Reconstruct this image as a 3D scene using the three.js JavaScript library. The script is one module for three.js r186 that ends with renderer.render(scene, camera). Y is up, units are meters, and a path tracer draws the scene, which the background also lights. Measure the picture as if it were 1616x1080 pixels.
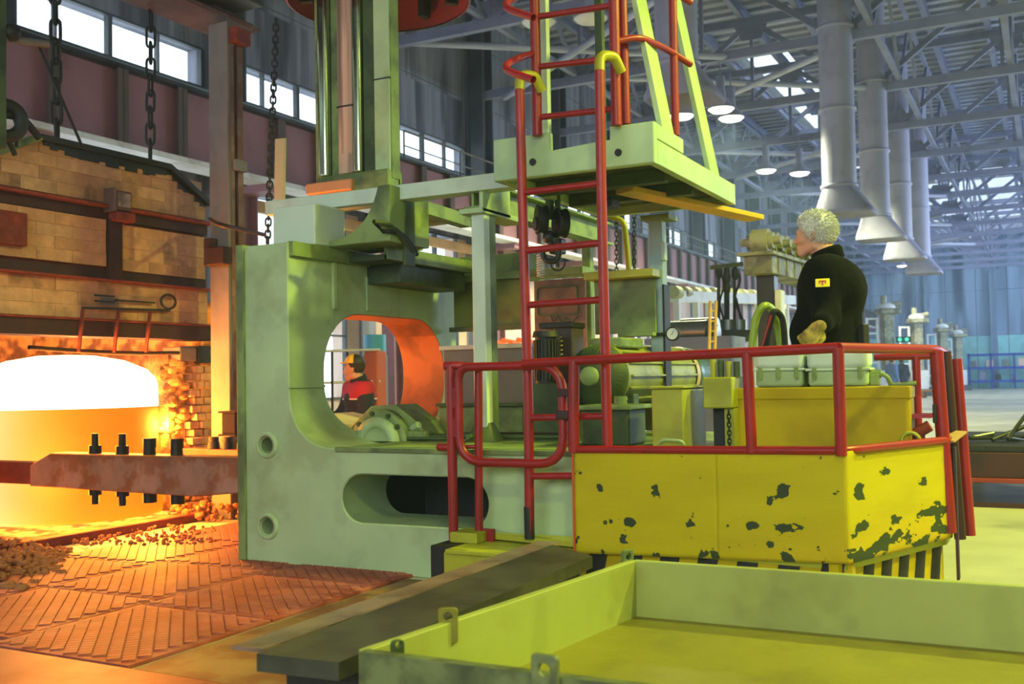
import * as THREE from 'three';
import { RoundedBoxGeometry } from 'three/addons/geometries/RoundedBoxGeometry.js';
import { mergeGeometries, mergeVertices } from 'three/addons/utils/BufferGeometryUtils.js';
import { MarchingCubes } from 'three/addons/objects/MarchingCubes.js';
import { RectAreaLightUniformsLib } from 'three/addons/lights/RectAreaLightUniformsLib.js';
import { Brush, Evaluator, SUBTRACTION } from 'three-bvh-csg';

// ---------------------------------------------------------------- camera, sky, lights, exposure
// World: -z runs down the hall, +x to the right across it, y up, metres. The camera stands at x = 0, z = 0.
const R = Math.PI / 180, V = (x, y, z) => new THREE.Vector3(x, y, z);
const F = 1626, EYE = V(0, 1.2, 0);
const scene = new THREE.Scene();
const camera = new THREE.PerspectiveCamera((2 * Math.atan(540 / F)) / R, 1616 / 1080, 0.1, 400);
camera.rotation.order = 'YXZ';
camera.position.copy(EYE);
camera.rotation.set(2.1 * R, 27.55 * R, -1.05 * R);
camera.focus = 6; camera.userData.fStop = 3.5;
camera.updateMatrixWorld(true);
const renderer = new THREE.WebGLRenderer();
renderer.toneMapping = THREE.LinearToneMapping;
renderer.toneMappingExposure = 1.0;
renderer.shadowMap.enabled = true;
RectAreaLightUniformsLib.init();

scene.background = new THREE.Color(0.80, 0.90, 1.0);          // bright overcast sky outside the windows
scene.backgroundIntensity = 3.2;

function pointLight(x, y, z, color, cd, size = 3) {
  const l = new THREE.PointLight(color, cd, 0, 2);
  l.position.set(x, y, z); l.castShadow = true; l.shadow.radius = size; scene.add(l); return l;
}
function areaLight(x, y, z, tx, ty, tz, w, h, color, nits) {   // added area lamp standing in for daylight at a glazed opening
  const l = new THREE.RectAreaLight(color, nits, w, h);
  l.position.set(x, y, z); l.lookAt(tx, ty, tz); scene.add(l); return l;
}
const YELLOW = new THREE.Color(0.92, 1.0, 0.16), SODIUM = new THREE.Color(1.0, 0.82, 0.25), DAY = new THREE.Color(0.74, 0.86, 1.0), FIRE = new THREE.Color(1.0, 0.31, 0.03);
// added daylight lamps at the unseen glazed bands of the right and near end walls, both behind the camera or out to its right
areaLight(10.85, 5.2, -54, -10, 3, -54, 50, 3.6, new THREE.Color(0.6, 0.75, 1.0), 14);
areaLight(0, 5.0, 9.8, 0, 2.0, -12, 16, 4.0, new THREE.Color(0.95, 0.98, 1.0), 4.4);

// ---------------------------------------------------------------- helpers
// A pixel of the frame gives a sight line; each helper meets it with a real plane of the hall.
const ray = (px, py) => V(px - 808, 540 - py, -F).applyQuaternion(camera.quaternion);
const hit = (px, py, k, c) => { const r = ray(px, py); return EYE.clone().addScaledVector(r, (c - EYE[k]) / r[k]); };
const oX = (px, py, x) => hit(px, py, 'x', x), oY = (px, py, y) => hit(px, py, 'y', y), oZ = (px, py, z) => hit(px, py, 'z', z);
const oD = (px, py, d) => EYE.clone().addScaledVector(ray(px, py), d / F);

let seed = 7;
const rnd = () => { seed = (seed + 0x6d2b79f5) | 0; let t = Math.imul(seed ^ (seed >>> 15), 1 | seed); t = (t + Math.imul(t ^ (t >>> 7), 61 | t)) ^ t; return ((t ^ (t >>> 14)) >>> 0) / 4294967296; };
const rr = (a, b) => a + (b - a) * rnd();
const used = {};
const numbered = (n) => { used[n] = (used[n] ?? -1) + 1; return used[n] ? n + '_' + String(used[n]).padStart(3, '0') : n; };

function prep(g) {                                             // one layout for all: no index, uv in metres by box projection
  g = g.index ? g.toNonIndexed() : g;
  for (const k of Object.keys(g.attributes)) if (!['position', 'normal'].includes(k)) g.deleteAttribute(k);
  if (!g.attributes.normal) g.computeVertexNormals();
  return g;
}
function boxUV(g) {
  const p = g.attributes.position, n = g.attributes.normal, uv = new Float32Array(p.count * 2);
  for (let i = 0; i < p.count; i += 3) {
    const a = [0, 0, 0];
    for (let k = 0; k < 3; k++) { a[0] += n.getX(i + k); a[1] += n.getY(i + k); a[2] += n.getZ(i + k); }
    const [x, y, z] = a.map(Math.abs);
    for (let k = i; k < i + 3; k++) {
      const X = p.getX(k), Y = p.getY(k), Z = p.getZ(k);
      uv[k * 2] = x > y && x > z ? Z : X; uv[k * 2 + 1] = y >= x && y >= z ? Z : Y;
    }
  }
  g.setAttribute('uv', new THREE.BufferAttribute(uv, 2)); return g;
}
const join = (geos) => { geos = geos.flat(9).filter(Boolean).map(prep); return boxUV(geos.length > 1 ? mergeGeometries(geos) : geos[0]); };
function mesh(name, geos, mat, parent) {
  const m = new THREE.Mesh(geos.isBufferGeometry && geos.attributes.uv && geos.userData.ready ? geos : join([geos]), mat);
  m.name = parent ? name : numbered(name); m.castShadow = m.receiveShadow = true;
  (parent ?? scene).add(m); return m;
}
const shared = (geos) => { const g = join([geos]); g.userData.ready = true; return g; };
function tag(o, label, category, group) { o.userData = { ...o.userData, label, category }; if (group) o.userData.group = group; return o; }
function thing(name, label, category, group, at) { const o = new THREE.Group(); o.name = numbered(name); if (at) o.position.copy(at); scene.add(o); return tag(o, label, category, group); }
function structure(name) { const o = new THREE.Group(); o.name = name; o.userData.kind = 'structure'; scene.add(o); return o; }
function copyOf(o, label, group) { const c = o.clone(); c.name = numbered(o.name.replace(/_\d{3}$/, '')); c.userData = { ...o.userData }; if (label) c.userData.label = label; if (group) c.userData.group = group; scene.add(c); return c; }
const ORD = ['nearest', 'second', 'third', 'fourth', 'fifth', 'sixth', 'seventh', 'eighth', 'ninth', 'tenth', 'eleventh', 'twelfth', 'thirteenth', 'fourteenth', 'fifteenth', 'sixteenth', 'seventeenth', 'eighteenth', 'nineteenth', 'farthest'];
const stuff = (m) => { m.userData.kind = 'stuff'; return m; };

function B(x0, x1, y0, y1, z0, z1, r = 0) {
  const w = Math.abs(x1 - x0), h = Math.abs(y1 - y0), d = Math.abs(z1 - z0);
  r = Math.min(r, w / 2.5, h / 2.5, d / 2.5);
  return (r > 0 ? new RoundedBoxGeometry(w, h, d, 1, r) : new THREE.BoxGeometry(w, h, d)).translate((x0 + x1) / 2, (y0 + y1) / 2, (z0 + z1) / 2);
}
const basis = (a, b, up = V(0, 1, 0)) => {
  const z = b.clone().sub(a), L = z.length(); z.divideScalar(L);
  if (Math.abs(z.dot(up)) > 0.995) up = V(0, 0, -1);
  const x = up.clone().cross(z).normalize(), y = z.clone().cross(x);
  return { m: new THREE.Matrix4().makeBasis(x, y, z).setPosition(a), L };
};
function bar(a, b, w, h, r = 0, up) { const { m, L } = basis(a, b, up); return B(-w / 2, w / 2, -h / 2, h / 2, 0, L, r).applyMatrix4(m); }
function rod(a, b, r, seg = 12, r2 = r) { const { m, L } = basis(a, b); return new THREE.CylinderGeometry(r2, r, L, seg).rotateX(Math.PI / 2).translate(0, 0, L / 2).applyMatrix4(m); }
function profile(a, b, pts, up) {                              // a rolled section swept from a to b
  const { m, L } = basis(a, b, up);
  return new THREE.ExtrudeGeometry(new THREE.Shape(pts.map(([x, y]) => new THREE.Vector2(x, y))), { depth: L, bevelEnabled: false }).applyMatrix4(m);
}
const ISEC = (w, h, t) => [[-w / 2, -h / 2], [w / 2, -h / 2], [w / 2, -h / 2 + t], [t / 2, -h / 2 + t], [t / 2, h / 2 - t], [w / 2, h / 2 - t], [w / 2, h / 2], [-w / 2, h / 2], [-w / 2, h / 2 - t], [-t / 2, h / 2 - t], [-t / 2, -h / 2 + t], [-w / 2, -h / 2 + t]];
const CSEC = (w, h, t) => [[0, -h / 2], [w, -h / 2], [w, -h / 2 + t], [t, -h / 2 + t], [t, h / 2 - t], [w, h / 2 - t], [w, h / 2], [0, h / 2]];
const LSEC = (w, h, t) => [[0, 0], [w, 0], [w, t], [t, t], [t, h], [0, h]];
function pipe(pts, r, bend = 0.06, seg = 10) {                 // tube along a polyline with rounded bends and closed ends
  const path = new THREE.CurvePath(); let at = pts[0];
  for (let i = 1; i < pts.length; i++) {
    const c = pts[i];
    if (i === pts.length - 1) { path.add(new THREE.LineCurve3(at, c)); break; }
    const d0 = c.clone().sub(at), d1 = pts[i + 1].clone().sub(c), k = Math.min(bend, d0.length() * 0.49, d1.length() * 0.49);
    const s = c.clone().addScaledVector(d0.normalize(), -k), e = c.clone().addScaledVector(d1.normalize(), k);
    path.add(new THREE.LineCurve3(at, s)); path.add(new THREE.QuadraticBezierCurve3(s, c, e)); at = e;
  }
  const n = Math.max(2, (pts.length - 2) * 14 + 2), a = pts[0], z = pts.at(-1), az = pts[1].clone().sub(a).normalize(), zz = z.clone().sub(pts.at(-2)).normalize();
  const cap = (p, d) => rod(p.clone().addScaledVector(d, -0.001), p.clone().addScaledVector(d, 0.001), r, seg);
  return [new THREE.TubeGeometry(path, n, r, seg), cap(a, az), cap(z, zz)];
}
const hose = (pts, r, n = 40, seg = 10) => new THREE.TubeGeometry(new THREE.CatmullRomCurve3(pts), n, r, seg);
const shapeOf = (pts) => new THREE.Shape(pts.map(([x, y]) => new THREE.Vector2(x, y)));
const ext = (shape, depth, bevel = 0) => new THREE.ExtrudeGeometry(shape, { depth: depth - 2 * bevel, bevelEnabled: bevel > 0, bevelThickness: bevel, bevelSize: bevel, bevelOffset: -bevel, bevelSegments: 1, curveSegments: 20 }).translate(0, 0, bevel);
function rrect(x0, y0, x1, y1, r, P = THREE.Shape) {
  const s = new P(); r = Math.min(r, (x1 - x0) / 2 - 1e-4, (y1 - y0) / 2 - 1e-4);
  s.moveTo(x0 + r, y0); s.lineTo(x1 - r, y0); s.absarc(x1 - r, y0 + r, r, -Math.PI / 2, 0); s.lineTo(x1, y1 - r); s.absarc(x1 - r, y1 - r, r, 0, Math.PI / 2);
  s.lineTo(x0 + r, y1); s.absarc(x0 + r, y1 - r, r, Math.PI / 2, Math.PI); s.lineTo(x0, y0 + r); s.absarc(x0 + r, y0 + r, r, Math.PI, 1.5 * Math.PI); return s;
}
const lathe = (pts, seg = 32) => new THREE.LatheGeometry(pts.map(([x, y]) => new THREE.Vector2(x, y)), seg);
const evaluator = new Evaluator(); evaluator.attributes = ['position', 'normal'];
function cut(a, ...bs) { let A = new Brush(prep(a)); A.updateMatrixWorld(); for (const b of bs) { const q = new Brush(prep(b)); q.updateMatrixWorld(); A = evaluator.evaluate(A, q, SUBTRACTION); } return A.geometry; }
// a hexagon bolt head with a threaded end, axis +y from y = 0
const hexBolt = (r, h, thread = 0) => [new THREE.CylinderGeometry(r, r, h, 6).translate(0, h / 2, 0), thread > 0 && new THREE.CylinderGeometry(r * 0.55, r * 0.55, thread, 10).translate(0, h + thread / 2, 0)].filter(Boolean);

// ---------------------------------------------------------------- procedural textures and materials
function lattice(period, s) { const g = new Float32Array(period * period); let q = s * 7919 + 13; for (let i = 0; i < g.length; i++) { q = (Math.imul(q, 1664525) + 1013904223) | 0; g[i] = (q >>> 8) / 16777216; } return (x, y) => { const xi = Math.floor(x), yi = Math.floor(y), fx = x - xi, fy = y - yi, sx = fx * fx * (3 - 2 * fx), sy = fy * fy * (3 - 2 * fy), m = (a) => ((a % period) + period) % period, at = (a, b) => g[m(b) * period + m(a)]; return (at(xi, yi) * (1 - sx) + at(xi + 1, yi) * sx) * (1 - sy) + (at(xi, yi + 1) * (1 - sx) + at(xi + 1, yi + 1) * sx) * sy; }; }
function fbm(s, base = 4, oct = 5) { const L = []; for (let i = 0; i < oct; i++) L.push([lattice(base << i, s + i * 31), base << i, 0.5 ** i]); const T = L.reduce((a, l) => a + l[2], 0); return (u, v, k = 1, q = 1) => { let t = 0; for (const [f, b, a] of L) t += a * f(u * b * k, v * b * q); return t / T; }; }
function texture(n, fn, srgb = true) {
  const d = new Uint8Array(n * n * 4);
  for (let y = 0, o = 0; y < n; y++) for (let x = 0; x < n; x++, o += 4) { const c = fn((x + 0.5) / n, (y + 0.5) / n); d[o] = 255 * Math.min(1, Math.max(0, c[0])); d[o + 1] = 255 * Math.min(1, Math.max(0, c[1] ?? c[0])); d[o + 2] = 255 * Math.min(1, Math.max(0, c[2] ?? c[0])); d[o + 3] = 255; }
  const t = new THREE.DataTexture(d, n, n, THREE.RGBAFormat); t.wrapS = t.wrapT = THREE.RepeatWrapping; t.magFilter = THREE.LinearFilter; t.minFilter = THREE.LinearMipmapLinearFilter; t.generateMipmaps = true;
  if (srgb) t.colorSpace = THREE.SRGBColorSpace; t.needsUpdate = true; return t;
}
const sized = (t, m, my = m) => { const c = t.clone(); c.repeat.set(1 / m, 1 / my); c.needsUpdate = true; return c; };
const clamp = (x) => Math.min(1, Math.max(0, x)), step = (a, b, x) => { const t = clamp((x - a) / (b - a)); return t * t * (3 - 2 * t); };
const nA = fbm(1), nB = fbm(9, 8), nC = fbm(17, 3, 6), nD = fbm(33, 16, 3);
const T = {
  dirt: texture(512, (u, v) => { const a = nA(u, v), b = nB(u, v), s = step(0.56, 0.75, nC(u, v)); const k = 0.88 + 0.14 * a - 0.06 * step(0.55, 0.8, b) - 0.08 * s; return [k, k * (1 - 0.02 * s), k * (1 - 0.06 * s)]; }),
  grime: texture(512, (u, v) => { const a = nC(u, v), b = nB(u, v), s = step(0.45, 0.7, a), k = 0.92 - 0.24 * s - 0.14 * step(0.5, 0.75, b); return [k, k * 0.98, k * 0.92]; }),
  streak: texture(512, (u, v) => { const a = nD(u, v, 1, 0.125), b = nC(u, v), k = 0.68 + 0.5 * a * (0.5 + b) - 0.25 * step(0.5, 0.7, nB(u, v, 1, 0.25)); return [k, k, k]; }),
  rust: texture(512, (u, v) => { const a = nC(u, v), b = nB(u, v), k = 0.55 + 0.6 * a, s = step(0.45, 0.65, b); return [k * (1 - 0.1 * s), k * (0.86 - 0.22 * s), k * (0.8 - 0.34 * s)]; }),
  concrete: texture(512, (u, v) => { const k = 0.72 + 0.22 * nC(u, v) + 0.16 * (nD(u, v) - 0.5) - 0.14 * step(0.55, 0.7, nA(u, v)); return [k, k, k * 0.98]; }),
  bump: texture(256, (u, v) => [0.5 * nB(u, v) + 0.5 * nD(u, v)], false),
  glowCrust: texture(256, (u, v) => { const a = nC(u, v), b = nB(u, v), k = 0.55 + 0.45 * step(0.35, 0.62, a) + 0.2 * (b - 0.5); return [k, k * (0.75 + 0.25 * a), k * (0.7 + 0.2 * a)]; }),
};
function mat(color, o = {}) {
  const { tex = 'dirt', scale = 1.3, sy, rough = 0.6, metal = 0, bump = 0.0012, env, ...rest } = o;
  const m = new THREE.MeshPhysicalMaterial({ color: new THREE.Color(color), roughness: rough, metalness: metal, ...rest });
  if (tex) m.map = sized(T[tex], scale, sy ?? scale);
  if (bump) { m.bumpMap = sized(T.bump, scale * 0.35); m.bumpScale = bump; }
  return m;
}
const M = {
  green: mat('#acc690', { rough: 0.5 }), greenDirty: mat('#86a060', { tex: 'grime', rough: 0.6, scale: 1.1 }), greenDark: mat('#465c2c', { tex: 'grime', rough: 0.6, scale: 0.8 }), greenPale: mat('#c5d6c0', { rough: 0.5, scale: 2 }),
  red: mat('#961014', { rough: 0.42, scale: 0.7 }), redDark: mat('#3f1416', { rough: 0.6, tex: 'grime' }),
  yellow: mat('#bfa600', { rough: 0.6, specularIntensity: 0.4, scale: 1.7 }), yellowGreen: mat('#a9ab1c', { rough: 0.5 }), black: mat('#141413', { rough: 0.6, tex: 'grime', scale: 0.5 }), darkSteel: mat('#3a3d38', { rough: 0.45, metal: 0.3, tex: 'grime' }),
  steel: mat('#8d928c', { rough: 0.35, metal: 0.8 }), chrome: new THREE.MeshPhysicalMaterial({ color: 0xaebc98, roughness: 0.17, metalness: 1 }), rubber: mat('#191a18', { rough: 0.75, tex: null }),
  rusty: mat('#5a4238', { tex: 'rust', rough: 0.8, scale: 0.9 }), brownSteel: mat('#7a726c', { tex: 'dirt', rough: 0.7 }), girder: mat('#9c6a70', { rough: 0.65, scale: 2.5 }), girderRib: mat('#5d4d40', { rough: 0.7 }), white: mat('#e8e8e4', { rough: 0.5 }), 
  truss: mat('#868aa8', { rough: 0.55, scale: 2 }), deck: mat('#b2b6cc', { rough: 0.6, scale: 4 }), duct: mat('#a8a8c0', { rough: 0.5, metal: 0.05, scale: 2 }),
  wallUp: mat('#8c8d98', { tex: 'streak', scale: 3.2, sy: 8, rough: 0.85, bump: 0.003 }), wallLow: mat('#e8ccb6', { tex: 'dirt', scale: 4, rough: 0.85 }), wallBlue: mat('#8fa6be', { tex: 'streak', scale: 9, sy: 16, rough: 0.8 }), wallCyan: mat('#9adcd8', { tex: 'dirt', scale: 4, rough: 0.7 }),
  floor: mat('#cfceb6', { tex: 'concrete', scale: 6, rough: 0.42, bump: 0.002 }), plate: mat('#a06a58', { tex: 'rust', scale: 1.5, rough: 0.5, metal: 0.25 }), sheet: mat('#9a6456', { tex: 'rust', scale: 1.8, rough: 0.5, metal: 0.2 }),
  brick: mat('#d69e76', { tex: 'concrete', scale: 0.9, rough: 0.9, bump: 0.004 }), brick2: mat('#d0976e', { tex: 'concrete', scale: 0.7, rough: 0.9, bump: 0.004 }), brick3: mat('#dca67e', { tex: 'concrete', scale: 0.8, rough: 0.9, bump: 0.004 }), refractory: mat('#b57a4c', { tex: 'glowCrust', scale: 0.5, rough: 0.95, bump: 0.02 }),
  glass: new THREE.MeshPhysicalMaterial({ color: 0xf4f8fa, roughness: 0.05, transmission: 1, thickness: 0, ior: 1.45 }), frame: mat('#4b4f50', { rough: 0.6, scale: 1 }), darkPane: mat('#30363a', { rough: 0.5 }),
};

// ---------------------------------------------------------------- the hall: floor, walls, windows, roof
const BAY = 4.4, Z0 = 9, Z1 = -79.5, WX = -12.5, EX = 11;
const bays = []; for (let k = -2; k < 18; k++) bays.push(-4.3 - BAY * k + 0.0);          // truss lines: 4.5, 0.1, -4.3 ... 
{
  const fl = structure('floor');
  mesh('slab', B(WX - 0.4, EX + 0.4, -0.4, 0, Z1 - 0.4, Z0 + 1.4), M.floor, fl);
  // cast tread plates: flat base, studs standing proud in a grid turned 45 degrees
  const S = 0.92, stud = (mz) => {
    const g = [], a = 0.064, b = 0.046, c = Math.SQRT1_2;
    for (let i = -15; i <= 15; i++) for (let j = -21; j <= 21; j++) {
      const u = i * a, v = j * b, x = (u + v) * c, z = (v - u) * c;
      if (Math.abs(x) < S / 2 - 0.045 && Math.abs(z) < S / 2 - 0.045) { const q = new THREE.CylinderGeometry(0.5, 0.56, 0.007, 4, 1, false).rotateY(Math.PI / 4).scale(a * 1.2, 1, b * 1.2).rotateY(Math.PI / 4); q.translate(x, 0.0225, z); g.push(q); }
    }
    return shared(g);
  };
  const base = shared(B(-S / 2 + 0.006, S / 2 - 0.006, 0.0, 0.019, -S / 2 + 0.006, S / 2 - 0.006, 0.004)), studs = stud();
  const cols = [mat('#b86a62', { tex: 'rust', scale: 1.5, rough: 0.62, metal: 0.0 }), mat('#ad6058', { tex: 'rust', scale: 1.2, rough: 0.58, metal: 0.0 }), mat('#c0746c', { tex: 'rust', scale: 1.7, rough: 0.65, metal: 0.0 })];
  for (let i = 0; i < 4; i++) for (let j = 0; j < 6; j++) {
    const x = -3.5 - S * (i + 0.5), z = -3.14 - S * (j + 0.5) - (i % 2 ? 0.12 : 0);
    if (z < -7.6 || (x < -6.2)) continue;
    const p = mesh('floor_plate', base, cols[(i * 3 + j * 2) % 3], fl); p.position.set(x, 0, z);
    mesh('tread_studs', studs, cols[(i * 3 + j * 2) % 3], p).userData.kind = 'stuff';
  }
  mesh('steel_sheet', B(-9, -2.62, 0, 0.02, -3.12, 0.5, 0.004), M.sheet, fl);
  mesh('steel_strip', B(-3.47, -2.6, 0, 0.012, -5.25, -3.14, 0.003), mat('#8c7c4a', { tex: 'rust', scale: 1.4, rough: 0.6 }), fl);
}
{
  // left wall, bay by bay: low panel (with a tall window in the near bays), band, upper window strip, upper panel
  const w = structure('wall_left'); let wn = 0;
  const win = (za, zb, ya, yb, nz, ny, x = WX) => {            // frame and panes between za > zb
    wn++; const g = structure('window_' + wn), t = 0.038, dz = (za - zb) / nz, dy = (yb - ya) / ny, f = [];
    for (let i = 0; i <= nz; i++) f.push(B(x - 0.05, x + 0.05, ya, yb, za - i * dz - t / (i % 2 ? 3 : 1), za - i * dz + t / (i % 2 ? 3 : 1)));
    for (let i = 0; i <= ny; i++) f.push(B(x - 0.045, x + 0.045, ya + i * dy - t / 2, ya + i * dy + t / 2, zb, za));
    mesh('frame', f, M.frame, g);
    for (let i = 0; i < nz; i++) {
      const p = mesh('pane', B(x - 0.006, x + 0.006, ya, yb, za - i * dz - dz + 0.03, za - i * dz - 0.03), ny === 2 && (wn * 5 + i * 3) % 7 === 0 ? M.darkPane : M.glass, g);
    }
  };
  const lowWin = new Set([1, 2, 3, 4, 5, 6, 9]);
  const edges = [Z0, ...bays, Z1];
  for (let k = 0; k < edges.length - 1; k++) {
    const za = edges[k], zb = edges[k + 1], low = lowWin.has(k), a = za - 0.28, b = zb + 0.28, t = [WX - 0.3, WX];
    if (low) {
      mesh('wall_panel', [B(...t, 0, 0.9, b, a), B(...t, 0.9, 4.6, b, b + 0.5), B(...t, 0.9, 4.6, a - 0.5, a)], M.wallLow, w);
      win(a - 0.5, b + 0.5, 0.9, 4.6, 3, 3);
    } else for (let i = 0; i < 3; i++) mesh('wall_panel', B(...t, 0, 4.6, a - (i + 1) * (a - b) / 3 + 0.012, a - i * (a - b) / 3 - 0.012), M.wallLow, w);
    mesh('wall_panel', B(...t, 4.6, 5.55, b, a), M.wallUp, w);
    win(a, b, 5.55, 6.85, 4, 2);
    mesh('backing', [B(WX - 0.36, WX - 0.3, 7.0, 11.2, b, a), low ? null : B(WX - 0.36, WX - 0.3, 0, 4.6, b, a)], M.frame, w);
    for (const [y0, y1] of [[6.85, 8.1], [8.1, 9.6], [9.6, 11.2]]) mesh('wall_panel', B(...t, y0 + 0.008, y1 - 0.008, b, a), M.wallUp, w);
    mesh('pilaster', B(WX - 0.3, WX + 0.02, 0, 11.2, zb - 0.28, zb + 0.28), M.wallUp, w);
  }
  // far wall: tall grey-blue panels over a cyan dado, pilasters between
  const bw = structure('wall_back');
  mesh('backing', B(WX, EX, 0, 11.2, Z1 - 0.4, Z1 - 0.3), M.frame, bw);
  for (let i = 0; i < 12; i++) {
    const x0 = WX + i * 2, x1 = Math.min(x0 + 2, EX);
    for (const [y0, y1, m] of [[0, 3.7, M.wallCyan], [3.7, 6.9, M.wallBlue], [6.9, 11.2, M.wallBlue]]) mesh('wall_panel', B(x0 + 0.015, x1 - 0.015, y0 + 0.01, y1 - 0.01, Z1 - 0.3, Z1), m, bw);
  }
  for (const x of [-12, -7.7, -3.4, 0.9, 5.2]) mesh('pilaster', B(x - 0.22, x + 0.22, 0, 8.2, Z1, Z1 + 0.25), M.wallBlue, bw);
  // right and near walls stand out of the frame; each has a glazed band
  const rw = structure('wall_right');
  mesh('wall_panel', [B(EX, EX + 0.3, 0, 3.2, Z1, Z0), B(EX, EX + 0.3, 7.2, 11.2, Z1, Z0), B(EX, EX + 0.3, 3.2, 7.2, -28, Z0)], M.wallUp, rw);
  const fw = structure('wall_front');
  mesh('wall_panel', [B(WX, EX, 0, 2.8, Z0 + 1, Z0 + 1.3), B(WX, EX, 7.2, 11.2, Z0 + 1, Z0 + 1.3), B(WX, -8.2, 2.8, 7.2, Z0 + 1, Z0 + 1.3), B(8.2, EX, 2.8, 7.2, Z0 + 1, Z0 + 1.3)], M.wallUp, fw);
  mesh('wall_panel', [B(WX - 0.3, WX, 0, 11.2, Z0, Z0 + 1.3), B(EX, EX + 0.3, 0, 11.2, Z0, Z0 + 1.3), B(EX, EX + 0.3, 0, 11.2, Z1 - 0.3, Z1)], M.wallUp, fw);
  for (let k = 0; k < 12; k++) { const z = -28 - (k + 0.5) * 4.29; wn++; const g = structure('window_' + wn); mesh('frame', [B(EX, EX + 0.2, 3.2, 7.2, z - 2.25, z - 2.05), B(EX + 0.05, EX + 0.15, 5.15, 5.25, z - 2.2, z + 2.2)], M.frame, g); mesh('pane', B(EX + 0.1, EX + 0.11, 3.2, 7.2, z - 2.1, z + 2.2), M.glass, g); }
  for (let k = 0; k < 4; k++) { const x = -6.15 + k * 4.1; wn++; const g = structure('window_' + wn); mesh('frame', [B(x - 2.05, x - 1.95, 2.8, 7.2, Z0 + 1, Z0 + 1.2), B(x - 2, x + 2.05, 4.95, 5.05, Z0 + 1, Z0 + 1.2)], M.frame, g); mesh('pane', B(x - 1.95, x + 2.05, 2.8, 7.2, Z0 + 1.1, Z0 + 1.11), M.glass, g); }
}
// roof deck: ribbed sheets with two skylights
const SKY = [[-8.4, -6.6, -44, -30.5], [-7.4, -0.6, -77, -54], [-8.4, -6.6, -66, -50]];
{
  const c = structure('ceiling'), YR = 10.9, rib = 0.55;
  const spans = (z) => { let s = [[WX - 0.3, EX + 0.3]]; for (const [x0, x1, z0, z1] of SKY) if (z < z1 && z > z0) s = s.flatMap(([a, b]) => [[a, Math.max(a, Math.min(b, x0))], [Math.min(b, Math.max(a, x1)), b]].filter(([p, q]) => q - p > 0.01)); return s; };
  const edges = [Z0 + 1.3, ...bays, Z1 - 0.3];
  for (let k = 0; k < edges.length - 1; k++) {
    const n = Math.round((edges[k] - edges[k + 1]) / rib), d = (edges[k] - edges[k + 1]) / n, g = [];
    for (let i = 0; i < n; i++) for (const [a, b] of spans(edges[k] - (i + 0.5) * d)) { const z = edges[k] - i * d; g.push(B(a, b, YR, YR + 0.3, z - d, z)); g.push(B(a, b, YR - 0.1, YR, z - d * 0.42, z)); }
    mesh('roof_panel', g, M.deck, c);
  }
  SKY.forEach(([x0, x1, z0, z1], i) => {
    const g = structure('skylight_' + (i + 1)), n = Math.round((z1 - z0) / 4), f = [B(x0, x0 + 0.08, YR, YR + 0.5, z0, z1), B(x1 - 0.08, x1, YR, YR + 0.5, z0, z1)];
    for (let k = 0; k <= n; k++) f.push(B(x0, x1, YR + 0.15, YR + 0.2, z0 + (z1 - z0) * k / n - 0.03, z0 + (z1 - z0) * k / n + 0.03));
    mesh('frame', f, M.frame, g); mesh('pane', B(x0, x1, YR + 0.2, YR + 0.21, z0, z1), M.glass, g);
  });
}
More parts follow.
